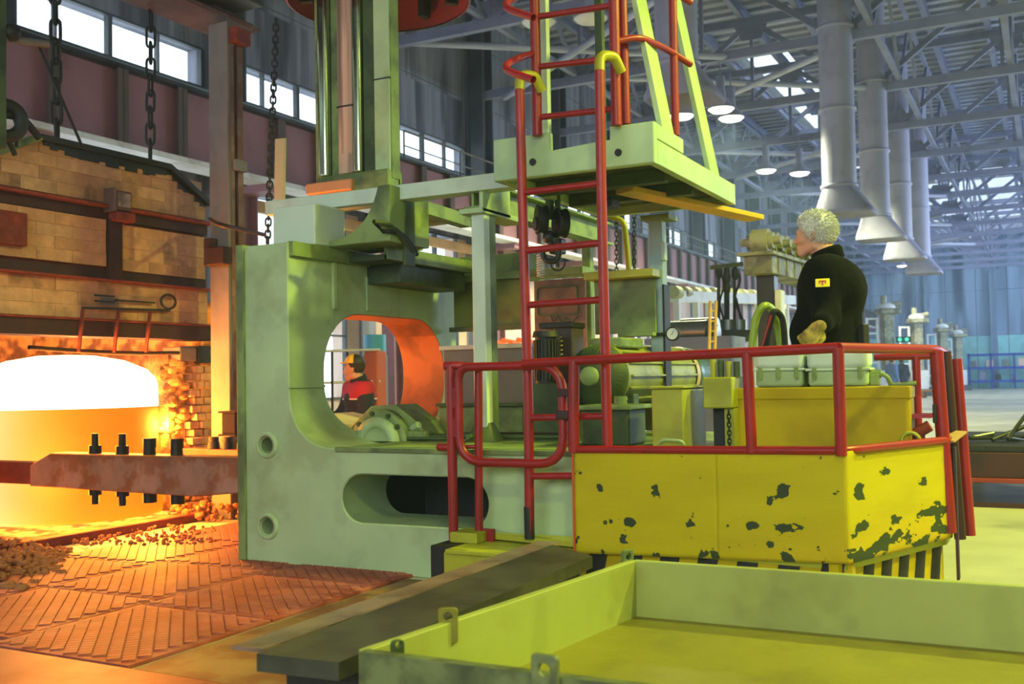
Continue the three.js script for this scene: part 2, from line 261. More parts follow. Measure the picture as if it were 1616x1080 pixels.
// lattice roof trusses across the hall, one per bay
{
  const YB = 8.16, YT = 10.35, n = 8, xs = []; for (let i = 0; i <= n; i++) xs.push(WX + 0.1 + (EX - WX - 0.2) * i / n);
  const bot = shared(bar(V(xs[0], YB, 0), V(xs[n], YB, 0), 0.16, 0.2)), top = shared(bar(V(xs[0], YT, 0), V(xs[n], YT, 0), 0.16, 0.2));
  const webs = []; for (let i = 0; i < n; i++) { const a = V(xs[i], i % 2 ? YB : YT, 0), b = V(xs[i + 1], i % 2 ? YT : YB, 0); webs.push(shared(bar(a, b, 0.09, 0.13))); }
  for (let i = 1; i < n; i++) webs.push(shared(bar(V(xs[i], YB, 0), V(xs[i], YT, 0), 0.08, 0.08)));
  const gus = []; for (let i = 1; i < n; i++) { const low = i % 2, y = low ? YB + 0.25 : YT - 0.25, s = low ? 1 : -1; gus.push(shared(ext(shapeOf([[xs[i] - 0.45, y - 0.2 * s], [xs[i] + 0.45, y - 0.2 * s], [xs[i] + 0.25, y + 0.22 * s], [xs[i] - 0.25, y + 0.22 * s]]), 0.03).translate(0, 0, -0.015))); }
  let proto, tn = 0;
  for (const z of bays.filter((z) => z < -8 && z > -79)) {
    if (proto) { copyOf(proto, `grey steel lattice roof truss across the hall, ${ORD[++tn]} from the camera`).position.z = z; continue; }
    proto = thing('roof_truss', 'grey steel lattice roof truss across the hall, nearest to the camera', 'roof truss', 'lattice trusses across the hall roof', V(0, 0, z));
    mesh('bottom_chord', bot, M.truss, proto); mesh('top_chord', top, M.truss, proto); webs.forEach((g) => mesh('web_bar', g, M.truss, proto)); gus.forEach((g) => mesh('gusset_plate', g, M.truss, proto));
  }
  // purlins and the bracing in the plane of the bottom chords
  let pu, pn = 0;
  for (const x of [-11, -9.6, -8.2, -6.8, -5.4, -4.4, -2.6, -1.2, 0.2, 1.6]) {
    if (pu) { copyOf(pu, `long grey roof purlin running down the hall, ${ORD[++pn]} from the left wall`).position.x = x; continue; }
    pu = thing('purlin', 'long grey roof purlin running down the hall, nearest to the left wall', 'purlin', 'roof purlins down the hall', V(x, 0, 0)); mesh('beam', profile(V(0, 10.6, 6), V(0, 10.6, Z1 + 0.4), ISEC(0.14, 0.28, 0.03)), M.truss, pu);
  }
  for (const [x, what] of [[-9.6, 'left'], [-3.0, 'middle'], [-0.6, 'right']]) {
    const t = thing('bracing_tie', `thin grey tie running down the hall between roof trusses, ${what} one of three`, 'tie bar');
    mesh('tie', bar(V(x, YB + 0.14, -8.7), V(x, YB + 0.14, Z1 + 0.6), 0.12, 0.1), M.truss, t);
    for (let k = 1; k < 16; k += 1) { const z = -4.3 - BAY * k; mesh('strut', bar(V(x, YB + 0.1, z), V(x, YT, z - BAY / 2), 0.07, 0.07), M.truss, t); mesh('strut', bar(V(x, YT, z - BAY / 2), V(x, YB + 0.1, z - BAY), 0.07, 0.07), M.truss, t); }
    mesh('top_tie', bar(V(x, YT, -8.7), V(x, YT, Z1 + 0.6), 0.1, 0.1), M.truss, t);
  }
  let br, bn = 0;
  for (const [k, x0] of [[3, -11.5], [4, -8.9], [6, -9.4], [8, -8.9], [10, -9.4], [12, -8.9]]) {
    const z = -4.3 - BAY * k;
    if (br) { copyOf(br, `pair of slender pale tubes crossing between roof trusses, ${ORD[++bn]} pair from the camera`).position.set(x0, 0, z); continue; }
    br = thing('cross_bracing', 'pair of slender pale tubes crossing between roof trusses, nearest to the camera', 'bracing', 'crossed wind bracing between trusses', V(x0, 0, z));
    for (const s of [0, 1]) mesh('brace', rod(V(s ? 5.5 : 0, YB - 0.02 - 0.1 * s, 0), V(s ? 0 : 5.5, YB - 0.02 - 0.1 * s, -BAY), 0.075, 10), M.deck, br);
  }
}
// crane girder with stiffeners along the left wall, on steel columns
{
  const GX = -11.3, yb = 4.52, yt = 5.58, g = thing('crane_girder', 'long plum-coloured crane girder with ribs running the length of the left wall', 'crane girder');
  mesh('web', B(GX - 0.04, GX, yb, yt, Z1, 8), M.girder, g); mesh('top_flange', B(GX - 0.3, GX + 0.16, yt, yt + 0.05, Z1, 8), M.darkSteel, g);
  mesh('crane_rail', B(GX - 0.12, GX - 0.02, yt + 0.05, yt + 0.15, Z1, 8), M.steel, g);
  mesh('bottom_flange', B(GX - 0.25, GX + 0.2, yb - 0.06, yb + 0.02, Z1, 8), M.white, g);
  const rib = shared([B(GX, GX + 0.13, yb + 0.02, yt, -0.012, 0.012), B(GX + 0.1, GX + 0.13, yb + 0.02, yt, -0.09, 0.09)]);
  for (let z = 6.5; z > Z1; z -= 1.1) mesh('stiffener', rib, M.girderRib, g).position.z = z;
  mesh('handrail', [pipe([V(GX + 0.1, yt + 0.6, -17), V(GX + 0.1, yt + 0.6, Z1)], 0.02), pipe([V(GX + 0.1, yt + 0.3, -17), V(GX + 0.1, yt + 0.3, Z1)], 0.015)], M.brownSteel, g);
  for (let z = -17; z > -79; z -= 2.2) mesh('handrail_post', rod(V(GX + 0.1, yt, z), V(GX + 0.1, yt + 0.6, z), 0.02, 8), M.brownSteel, g);
  let c, cn = 0;
  for (const z of bays.filter((z) => z < 0)) {
    if (c) { copyOf(c, `steel column against the left wall under the crane girder, ${ORD[++cn]} from the camera`).position.z = z; continue; }
    c = thing('hall_column', 'steel column against the left wall under the crane girder, nearest to the camera', 'column', 'steel columns along the left wall', V(0, 0, z));
    mesh('lower_shaft', profile(V(-11.85, 0, 0), V(-11.85, 4.46, 0), ISEC(0.3, 0.4, 0.03)), M.girder, c); mesh('upper_shaft', profile(V(-12.15, 4.46, 0), V(-12.15, 10.6, 0), ISEC(0.36, 0.5, 0.04)), M.frame, c); mesh('bracket', B(-12.2, -11.2, 4.34, 4.46, -0.2, 0.2), M.girder, c);
  }
}
// vertical ventilation ducts with hoods
{
  let d; const spots = [[oD(1068, 100, 16.4).x, oD(1068, 100, 16.4).z], [-3.7, -21.7], [-3.65, -26.3], [-3.7, -31.3], [-3.7, -36.3]];
  const names = ['wide grey ventilation duct hanging nearest, behind the slanting green braces', 'grey ventilation duct with flared hood hanging just above the white-haired man', 'second grey ventilation duct with flared hood right of the white-haired man', 'third grey ventilation duct with flared hood right of the white-haired man', 'farthest grey ventilation duct with flared hood, smallest and lowest in view'];
  spots.forEach(([x, z], i) => {
    if (d) { copyOf(d, names[i]).position.set(x, 0, z); return; }
    d = thing('ventilation_duct', names[0], 'duct', null, V(x, 1.13, z));
    mesh('pipe', lathe([[0.34, 5.0], [0.34, 10.9]], 28), M.duct, d);
    for (const y of [5.02, 6.6, 8.3]) mesh('flange', lathe([[0.34, y - 0.03], [0.375, y - 0.03], [0.375, y + 0.03], [0.34, y + 0.03]], 28), M.duct, d);
    const n = 28, pos = [], idx = []; // round neck to a square, forward-leaning mouth
    for (let j = 0; j <= n; j++) { const a = j / n * 2 * Math.PI, c = Math.cos(a), s = Math.sin(a), k = 1 / Math.max(Math.abs(c), Math.abs(s)); for (const [x0, y0, z0] of [[0.34 * c, 5.0, 0.34 * s], [0.12 + 0.56 * c * Math.min(k, 1.25), 4.5, 0.5 * s * Math.min(k, 1.25)], [0.12 + 0.56 * c * Math.min(k, 1.25), 4.42, 0.5 * s * Math.min(k, 1.25)]]) pos.push(x0, y0, z0); }
    for (let j = 0; j < n; j++) for (let r = 0; r < 2; r++) { const a = j * 3 + r, b = a + 3; idx.push(a, b, a + 1, b, b + 1, a + 1); }
    const g = new THREE.BufferGeometry(); g.setAttribute('position', new THREE.Float32BufferAttribute(pos, 3)); g.setIndex(idx); g.computeVertexNormals(); mesh('hood', g, M.duct, d);
  });
}
// high-bay lamps: an aluminium bell, a glowing lens and a light just below it
const lampShade = shared(lathe([[0.05, 0.42], [0.09, 0.4], [0.1, 0.24], [0.26, 0.04], [0.27, 0], [0.255, 0.005], [0.09, 0.22], [0.06, 0.24]], 24)), lampLens = shared(lathe([[0.25, 0.01], [0.2, -0.04], [0.1, -0.065], [0.001, -0.07]], 24)), lampGear = shared([new THREE.CylinderGeometry(0.09, 0.09, 0.26, 14).translate(0, 0.53, 0), rod(V(0, 0.66, 0), V(0, 0.95, 0), 0.015, 6)]);
const lensMat = new THREE.MeshStandardMaterial({ color: 0xffffff, emissive: new THREE.Color(1, 1, 0.72), emissiveIntensity: 5 });
function highBay(x, y, z, label, color, cd, s = 1) {
  const t = thing('high_bay_lamp', label, 'lamp', null, V(x, y, z)); t.scale.setScalar(s);
  mesh('shade', lampShade, M.duct, t); mesh('lens', lampLens, lensMat, t); mesh('control_gear', lampGear, M.truss, t);
  const l = new THREE.SpotLight(color, cd, 0, 75 * R, 0.25, 2); l.position.set(x, y - 0.14, z); l.target.position.set(x, 0, z); l.castShadow = true; l.shadow.radius = 10; scene.add(l, l.target); return t;
}

// ---------------------------------------------------------------- the furnace, its door, the glowing ingot
const FX = -7.05, ING = V(-7.96, 0, -6.45);
const RUST_AND_FIRELIGHT = mat('#8a3a22', { tex: 'rust', rough: 0.8, scale: 0.6 }), DARK_RED = mat('#3f1c16', { tex: 'rust', rough: 0.8, scale: 0.8 });  // rust red; on the door ledges and lug foot it stands in for firelight
// the light that the glowing ingot and the furnace mouth throw on what stands round them
{ const l = new THREE.RectAreaLight(FIRE, 34, 1.3, 1.4); l.position.set(FX - 0.06, 0.86, -6.12); l.lookAt(0, 0.86, -6.12); scene.add(l); }
pointLight(-7.2, 0.5, -5.62, FIRE, 9, 3);
pointLight(-6.75, 0.35, -6.3, FIRE, 7, 6);
pointLight(-7.16, 0.85, -6.86, FIRE, 15, 4);
const GLOW = mat('#b57a4c', { tex: 'glowCrust', scale: 0.5, rough: 0.95, bump: 0.02, emissive: new THREE.Color(1, 0.33, 0.03), emissiveIntensity: 0.55 }); GLOW.emissiveMap = GLOW.map;
const HEARTH = mat('#b57a4c', { tex: 'glowCrust', scale: 0.35, rough: 0.95, bump: 0.02, emissive: new THREE.Color(1, 0.55, 0.09), emissiveIntensity: 1.3 }); HEARTH.emissiveMap = HEARTH.map;
pointLight(-7.75, 1.6, -6.4, FIRE, 9, 4);
{
  const f = thing('forge_furnace', 'brick forge furnace glowing orange inside behind its raised door', 'furnace');
  mesh('glowing_hearth', B(-10, -6.98, 0.0, 0.062, -7.7, -4.2, 0.01), HEARTH, f); mesh('hearth_apron', B(-7.0, -6.72, 0.0, 0.06, -7.3, -4.2, 0.01), M.refractory, f);
  mesh('hearth_kerb', B(-6.8, -6.7, 0.0, 0.075, -7.0, -4.6, 0.012), RUST_AND_FIRELIGHT, f);
  mesh('glowing_back_wall', B(-9.9, -9.6, 0, 1.9, -7.8, -4.3), GLOW, f);
  mesh('glowing_side_wall', B(-9.6, -7.2, 0, 1.9, -7.9, -7.36), GLOW, f); mesh('glowing_side_wall', B(-9.6, -7.1, 0, 1.9, -4.75, -4.2), GLOW, f);
  mesh('roof_arch', B(-9.9, -7.15, 1.78, 2.0, -7.9, -4.2), GLOW, f);
  // crumbling jamb: lumps of glowing lining on the mouth side, brick courses on the column side
  const lump = []; for (let i = 0; i < 70; i++) { const y = 0.1 + 1.4 * i / 70, s = rr(0.035, 0.075); lump.push(new THREE.IcosahedronGeometry(s, 1).scale(1, rr(0.6, 1), 1).translate(FX - rr(0.02, 0.18), y, -6.93 - rr(-0.06, 0.14))); }
  stuff(mesh('glowing_lining', [B(FX - 0.35, FX - 0.1, 0, 1.5, -7.1, -6.9), lump], GLOW, f));
  for (let k = 0; k < 19; k++) for (let j = 0; j < 2; j++) { const z0 = -7.07 - 0.13 * j - (k % 2 ? 0.05 : 0) - rr(0, 0.015), o = rr(-0.02, 0.02); mesh('brick', B(FX - 0.3, FX + o, 0.06 + k * 0.074, 0.06 + k * 0.074 + 0.066, z0 - 0.12, z0, 0.008), [M.brick, M.brick2, M.brick3][(k + j) % 3], f); }
  mesh('burner_block', B(FX - 0.2, FX + 0.03, 1.42, 1.56, -7.13, -6.92, 0.02), mat('#8a7a68', { rough: 0.9 }), f); mesh('burner_dark_plate', B(FX - 0.2, FX + 0.05, 1.41, 1.57, -7.32, -7.13, 0.01), M.black, f);  // plain black plate beside the burner block
  mesh('flame_rail', hose([V(FX + 0.03, 1.52, -5.35), V(FX + 0.03, 1.5, -5.8), V(FX + 0.03, 1.49, -6.4), V(FX + 0.03, 1.5, -6.9)], 0.018), DARK_RED, f);
}
{
  // emission of the ingot falls from white at the crown to orange at the cooler side
  const ramp = (n, fn) => texture(n, fn), side = ramp(128, (u, v) => { const k = step(0.0, 1, 0.5 + 0.5 * Math.cos((u - 0.90) * 2 * Math.PI)), q = 0.05 * (nB(u, v) - 0.5), w = 0.25 * step(0.45, 0.0, v); return [1, 0.47 + 0.46 * k * k + q + w, 0.0 + 0.65 * k * k * k + q + 0.2 * w]; });
  const side2 = side; side2.wrapS = THREE.RepeatWrapping;
  const t = thing('glowing_ingot', 'huge round white-hot steel ingot glowing in the furnace mouth', 'ingot', null, ING);
  const keep = (g) => { g.userData.ready = true; return g; };
  mesh('body', keep(lathe([[0.0, 0.06], [0.85, 0.06], [0.862, 0.09], [0.855, 0.3], [0.835, 0.78], [0.838, 0.785], [0.828, 1.0], [0.815, 1.02]], 72)), new THREE.MeshStandardMaterial({ color: 0x40180a, roughness: 0.9, emissive: 0xffffff, emissiveMap: side, emissiveIntensity: 1.1 }), t);
  mesh('white_hot_cap', keep(lathe([[0.815, 1.02], [0.82, 1.03], [0.812, 1.22], [0.79, 1.28], [0.7, 1.36], [0.5, 1.445], [0.25, 1.49], [0.001, 1.5]], 72)), new THREE.MeshStandardMaterial({ color: 0x40180a, roughness: 0.9, emissive: new THREE.Color(1, 0.86, 0.5), emissiveIntensity: 4.5 }), t);
}
{
  const d = thing('furnace_door', 'brick-lined furnace door with sloping top, raised on chains above the ingot', 'furnace door');
  const clip = (poly, inside, cutAt) => { const o = []; poly.forEach((p, i) => { const q = poly[(i + 1) % poly.length], a = inside(p), b = inside(q); if (a) o.push(p); if (a !== b) o.push(cutAt(p, q)); }); return o; };
  const hull = [[-4.98, 2.76], [-4.98, 2.9], [-5.46, 3.17], [-6.81, 3.17], [-7.28, 2.92], [-7.28, 2.76]];
  function bricks(z1, z0, y0, y1, h, len, X, cl) {
    for (let r = 0, y = y0; y < y1 - 0.02; y += h, r++) for (let z = z0 - (r % 2) * len / 2; z < z1; z += len) {
      let p = [[Math.max(z, z0), y], [Math.min(z + len, z1), y], [Math.min(z + len, z1), Math.min(y + h, y1)], [Math.max(z, z0), Math.min(y + h, y1)]];
      if (p[1][0] - p[0][0] < 0.02) continue;
      if (cl) for (let i = 0; i < hull.length; i++) { const a = hull[i], b = hull[(i + 1) % hull.length], s = ([x, yy]) => (b[0] - a[0]) * (yy - a[1]) - (b[1] - a[1]) * (x - a[0]); if (p.length > 2) p = clip(p, (q) => s(q) >= -1e-9, (q, w) => { const k = s(q) / (s(q) - s(w)); return [q[0] + (w[0] - q[0]) * k, q[1] + (w[1] - q[1]) * k]; }); }
      if (p.length < 3) continue;
      const cx = p.reduce((a, q) => a + q[0], 0) / p.length, cy = p.reduce((a, q) => a + q[1], 0) / p.length;
      const g = ext(shapeOf(p.map(([a, b]) => [-(cx + (a - cx) * (1 - 0.0022 / len)), cy + (b - cy) * (1 - 0.0014 / h)])), 0.1, 0.0012).rotateY(Math.PI / 2).translate(X - 0.1 + rr(-0.003, 0.003), 0, 0);
      mesh('brick', g, [M.brick, M.brick2, M.brick3][Math.floor(rnd() * 3)], d);
    }
  }
  bricks(-4.98, -7.28, 2.76, 3.17, 0.105, 0.33, FX, true);
  bricks(-5.0, -6.12, 2.22, 2.62, 0.1, 0.34, FX, false); bricks(-6.28, -7.27, 2.2, 2.61, 0.1, 0.34, FX, false);
  bricks(-4.98, -7.28, 1.77, 2.09, 0.107, 0.42, FX + 0.02, false);
  mesh('backing_plate', [B(FX - 0.2, FX - 0.05, 1.62, 2.78, -7.3, -4.96), ext(shapeOf(hull.map(([a, b]) => [-a, b])), 0.15).rotateY(Math.PI / 2).translate(FX - 0.2, 0, 0)], RUST_AND_FIRELIGHT, d);
  const slope = (a, b) => bar(V(FX - 0.06, a[1], a[0]), V(FX - 0.06, b[1], b[0]), 0.22, 0.05, 0.006);
  mesh('top_frame', [slope([-5.46, 3.19], [-6.82, 3.19]), slope([-6.81, 3.19], [-7.31, 2.92])], M.black, d);
  mesh('green_edge', slope([-4.9, 2.9], [-5.46, 3.19]), M.greenDirty, d);
  const soot = []; for (let i = 0; i < 26; i++) { const z = -5.5 - i * 0.068; const y = z < -6.8 ? 3.17 + (z + 6.8) * 0.5 : 3.17; soot.push(B(FX, FX + 0.012, y - rr(0.03, 0.1), y, z - 0.07, z, 0.004)); }
  mesh('soot_crust', soot, M.black, d);
  mesh('band', [B(FX - 0.1, FX + 0.07, 2.715, 2.74, -7.33, -4.95, 0.004)], RUST_AND_FIRELIGHT, d); mesh('band_web', B(FX - 0.1, FX + 0.0, 2.625, 2.715, -7.3, -4.95), DARK_RED, d);
  mesh('middle_post', B(FX - 0.1, FX + 0.035, 2.11, 2.63, -6.265, -6.135, 0.006), DARK_RED, d);
  mesh('lifting_lug', [B(FX, FX + 0.1, 2.7, 2.87, -6.31, -6.12, 0.01), B(FX, FX + 0.13, 2.68, 2.88, -6.12, -6.09, 0.006)], mat('#7d6a64', { tex: 'rust', rough: 0.7 }), d);
  mesh('lug_foot', B(FX, FX + 0.11, 2.61, 2.69, -6.34, -6.14, 0.01), RUST_AND_FIRELIGHT, d);
  mesh('ledge', [B(FX - 0.1, FX + 0.075, 2.09, 2.108, -7.32, -4.95, 0.003)], RUST_AND_FIRELIGHT, d); mesh('ledge_recess', B(FX - 0.1, FX - 0.02, 2.1, 2.2, -7.3, -4.95), DARK_RED, d);
  mesh('lintel', B(FX - 0.12, FX + 0.03, 1.62, 1.765, -7.34, -4.95, 0.008), DARK_RED, d); mesh('lintel_lip', B(FX - 0.1, FX + 0.06, 1.755, 1.772, -7.34, -4.95, 0.003), RUST_AND_FIRELIGHT, d);
  mesh('side_bracket', B(FX, FX + 0.06, 2.3, 2.56, -5.32, -5.0, 0.01), RUST_AND_FIRELIGHT, d);
  const hang = []; for (const [x, y] of [[128, 488], [184, 490], [234, 492]]) { const a = oX(x + 3, y, FX + 0.07), b = oX(x - 4, 556, FX + 0.07); hang.push(bar(a, b, 0.035, 0.012)); } mesh('hanger_strap', hang, RUST_AND_FIRELIGHT, d);
  const g1 = oX(130, 486, FX + 0.05), g2 = oX(268, 490, FX + 0.05); mesh('rack_bar', [bar(g1, g2, 0.02, 0.02), ...[[150, 466, 180, 468], [150, 475, 180, 477], [182, 474, 244, 478]].map(([a, b, c, e]) => bar(oX(a, b, FX + 0.06), oX(c, e, FX + 0.06), 0.02, 0.014)), new THREE.TorusGeometry(0.085, 0.013, 8, 20).scale(1, 0.75, 1).rotateY(Math.PI / 2).translate(FX + 0.06, oX(258, 477, FX).y, oX(258, 477, FX).z)], M.black, d);
  mesh('cover_plate', [B(FX, FX + 0.04, 1.89, 1.95, oX(180, 470, FX).z, oX(155, 470, FX).z)], mat('#6f6f78', { rough: 0.5 }), d);
  mesh('lug_stain_plate', B(FX + 0.1, FX + 0.108, 2.73, 2.85, -6.29, -6.15, 0.003), mat('#a3928c', { tex: 'grime', scale: 0.3 }), d);
}
{
  const ZC = -7.0, x0 = oZ(331, 400, ZC).x, x1 = oZ(361, 400, ZC).x, c = thing('furnace_column', 'tall brown steel column beside the furnace mouth, glowing yellow at its foot', 'column'), zA = oX(371, 400, x1).z, zB = oX(377, 400, x1).z, zC = oX(386, 400, x1).z, tan = mat('#85786c', { tex: 'rust', rough: 0.7 });
  mesh('face_channel', B(x0, x1, 0, 4.5, zA, ZC, 0.01), M.brownSteel, c); mesh('rear_channel', B(x0, x1, 0, 4.5, zC, zB, 0.008), tan, c); mesh('slot_plate', B(x0, x1 - 0.07, 0, 4.5, zB, zA), M.black, c); mesh('edge_angle', B(x1 - 0.06, x1 + 0.008, 0, 4.5, zA, zA + 0.05, 0.004), tan, c);
  mesh('cap_bracket', B(x1 - 0.02, x1 + 0.1, 4.3, 4.44, zC, ZC - 0.02, 0.01), RUST_AND_FIRELIGHT, c); mesh('stop_block', [B(x0 + 0.06, x1 + 0.05, oZ(350, 420, ZC).y, oZ(350, 392, ZC).y, ZC, ZC + 0.12, 0.012)], DARK_RED, c); mesh('stop_bracket', B(x0, x0 + 0.1, oZ(350, 420, ZC).y, oZ(350, 376, ZC).y, ZC, ZC + 0.08, 0.01), DARK_RED, c);
  mesh('cable_clip', B(x1, x1 + 0.05, oX(370, 270, x1).y, oX(370, 252, x1).y, zC, ZC - 0.05, 0.01), M.brownSteel, c); const sx = oD(374, 665, 8.4); mesh('shelf_box', [B(sx.x - 0.07, sx.x + 0.07, sx.y - 0.1, sx.y + 0.07, sx.z - 0.1, sx.z + 0.1, 0.006), B(sx.x - 0.09, sx.x + 0.09, sx.y + 0.07, sx.y + 0.085, sx.z - 0.12, sx.z + 0.12), B(sx.x - 0.09, sx.x + 0.09, sx.y - 0.115, sx.y - 0.1, sx.z - 0.12, sx.z + 0.12)], DARK_RED, c);
  mesh('hose', hose([oZ(331, 346, ZC + 0.03), oD(352, 356, 8.2), oD(380, 362, 8.5), oD(418, 371, 8.9)], 0.018), M.redDark, c);
  const b = thing('lifting_beam', 'rusty brown steel beam high over the furnace, seen at the top left', 'beam');
  mesh('beam', [profile(V(-6.85, 4.82, -7.55), V(-6.85, 4.82, -3), ISEC(0.34, 0.42, 0.05))], M.rusty, b); mesh('bottom_plate', B(-7.08, -6.6, 4.57, 4.61, -7.55, -3, 0.004), mat('#6d564e', { tex: 'rust', rough: 0.7 }), b);
  for (let z = -3.4; z > -7.4; z -= 0.9) mesh('web_stiffener', B(-6.83, -6.69, 4.64, 4.99, z - 0.02, z + 0.02), M.rusty, b);
  const w = thing('ceiling_duct_end', 'battered grey and white steel box above the rusty beam at the top left', 'steel box'); mesh('casing', B(-6.62, -6.3, 4.72, 5.1, -7.2, -5.9, 0.02), mat('#8f8c8a', { tex: 'grime', scale: 0.5 }), w); mesh('rim', B(-6.64, -6.28, 4.66, 4.72, -7.25, -5.85, 0.01), M.darkSteel, w);
}
// hoist chains and a sling wire to the door
function chain(label, top, bottom, L, r, wide, mt, group, hookAt = true) {
  const c = thing('hoist_chain', label, 'chain', group, top), dir = bottom.clone().sub(top), n = Math.round(dir.length() / (L * 0.74)), q = new THREE.Quaternion().setFromUnitVectors(V(0, -1, 0), dir.clone().normalize());
  const path = new THREE.CurvePath(), h = L / 2 - wide / 2, w = wide / 2, pts = []; for (let i = 0; i <= 10; i++) { const a = Math.PI * i / 10; pts.push(V(Math.cos(a) * w, h + Math.sin(a) * w, 0)); } for (let i = 0; i <= 10; i++) { const a = Math.PI + Math.PI * i / 10; pts.push(V(Math.cos(a) * w, -h + Math.sin(a) * w, 0)); }
  const link = shared(new THREE.TubeGeometry(new THREE.CatmullRomCurve3(pts, true), 36, r, 6, true));
  for (let i = 0; i < n; i++) { const m = mesh('link', link, mt, c); m.position.copy(dir).multiplyScalar((i + 0.5) / n); m.quaternion.copy(q).multiply(new THREE.Quaternion().setFromAxisAngle(V(0, 1, 0), (i % 2 ? 0 : Math.PI / 2) + 0.5 + 0.15 * Math.sin(i))); }
  return c;
}
chain('dark hoist chain on the left, hanging to the furnace door beside the sling wire', oX(86, -60, FX), oX(90, 224, FX), 0.21, 0.014, 0.075, M.black, null);
chain('dark hoist chain right of the sling wire, hanging before the white window to the door', oX(238, 20, FX), oX(237, 250, FX), 0.2, 0.012, 0.07, M.black, null);
tag(mesh('sling_wire', rod(oX(60, 70, FX + 0.1), oX(130, 232, FX + 0.1), 0.012), M.black), 'thin slanting black sling wire between the two hoist chains above the furnace', 'wire');
{
  const p = thing('cable_pulley', 'black pulley block with drooping cables at the left edge above the furnace', 'pulley');
  const c = oX(8, 190, -6.9); mesh('sheave', new THREE.TorusGeometry(0.12, 0.05, 10, 24).rotateY(1.2).translate(c.x, c.y, c.z), M.black, p);
  mesh('cable', [hose([oX(10, 165, -6.9), oX(25, 195, -6.9), oX(26, 232, -6.9)], 0.014), hose([oX(2, 180, -6.9), oX(35, 188, -6.9), oX(62, 218, -6.9)], 0.03), hose([oX(0, 215, -6.9), oX(14, 225, -6.9), oX(24, 245, -6.9)], 0.02)], M.black, p);
  mesh('bracket', [B(-6.95, -6.85, 3.0, 4.2, c.z + 0.02, c.z + 0.14, 0.01)], M.greenDark, p);
  const r = thing('guide_rail', 'pale brown horizontal rail at the left edge above the pulley', 'rail'); mesh('rail', rod(oX(-30, 55, -6.9), oX(75, 70, -6.9), 0.03), M.brownSteel, r); mesh('end_knob', new THREE.SphereGeometry(0.07, 14, 10).translate(...oX(18, 52, -6.88).toArray()), M.black, r);
}
// spilled scale and rubble round the hearth
{
  const stoneG = [0, 1, 2].map(() => { const g = mergeVertices(new THREE.IcosahedronGeometry(1, 1)); const p = g.attributes.position; for (let i = 0; i < p.count; i++) { const k = rr(0.72, 1.2); p.setXYZ(i, p.getX(i) * k, p.getY(i) * k * 0.75, p.getZ(i) * k); } g.computeVertexNormals(); return shared(g); });
  const cold = mat('#c09a70', { tex: 'rust', rough: 0.95, scale: 0.3 });
  function pile(name, label, n, place, size) {
    const m = new THREE.InstancedMesh(stoneG[0], cold, n); m.name = numbered(name); m.castShadow = m.receiveShadow = true; m.userData = { label, category: 'rubble', kind: 'stuff' };
    const q = new THREE.Object3D(); for (let i = 0; i < n; i++) { const p = place(), s = rr(...size); q.position.copy(p); q.rotation.set(rr(0, 6), rr(0, 6), rr(0, 6)); q.scale.setScalar(s); q.updateMatrix(); m.setMatrixAt(i, q.matrix); } scene.add(m);
  }
  pile('rubble_pile', 'pile of broken slag and scale on the floor at the left edge', 420, () => { const u = rnd(), v = rnd(), a = oY(-30 + 150 * u * (1 - v * 0.2), 870 + 62 * v * (1 - 0.35 * u), 0); a.y = rr(0.0, 0.12) * (1 - u) + 0.01; return a; }, [0.012, 0.034]);
  pile('slag_scatter', 'thin scatter of slag crumbs on the hearth edge before the ingot', 420, () => { const a = oY(rr(0, 350), rr(836, 868) - 0.05 * 0, 0); a.y = 0.03; a.x -= rr(0, 0.25); return a; }, [0.006, 0.02]);
  pile('rubble_heap', 'heap of glowing rubble between the ingot and the green press frame', 380, () => { const a = oY(rr(262, 392), rr(778, 826), 0); a.y = rr(0.02, 0.14); return a; }, [0.014, 0.04]);
  [[14, 926, 0.05], [33, 930, 0.045], [56, 921, 0.035], [22, 905, 0.055], [70, 905, 0.03], [98, 906, 0.035], [48, 896, 0.04], [120, 885, 0.025], [5, 893, 0.06], [163, 885, 0.018], [142, 893, 0.02], [82, 884, 0.045]].sort((a, b) => a[0] - b[0]).forEach(([x, y, s], i) => { const m = mesh('slag_stone', stoneG[i % 3], cold); m.position.copy(oY(x, y, s * 0.5)); m.scale.setScalar(s); m.rotation.y = i; tag(m, i ? `rough slag stone before the rubble pile, ${ORD[i]} from the left edge` : 'rough slag stone before the rubble pile, nearest to the left edge', 'stone', 'slag stones before the rubble pile'); });
}

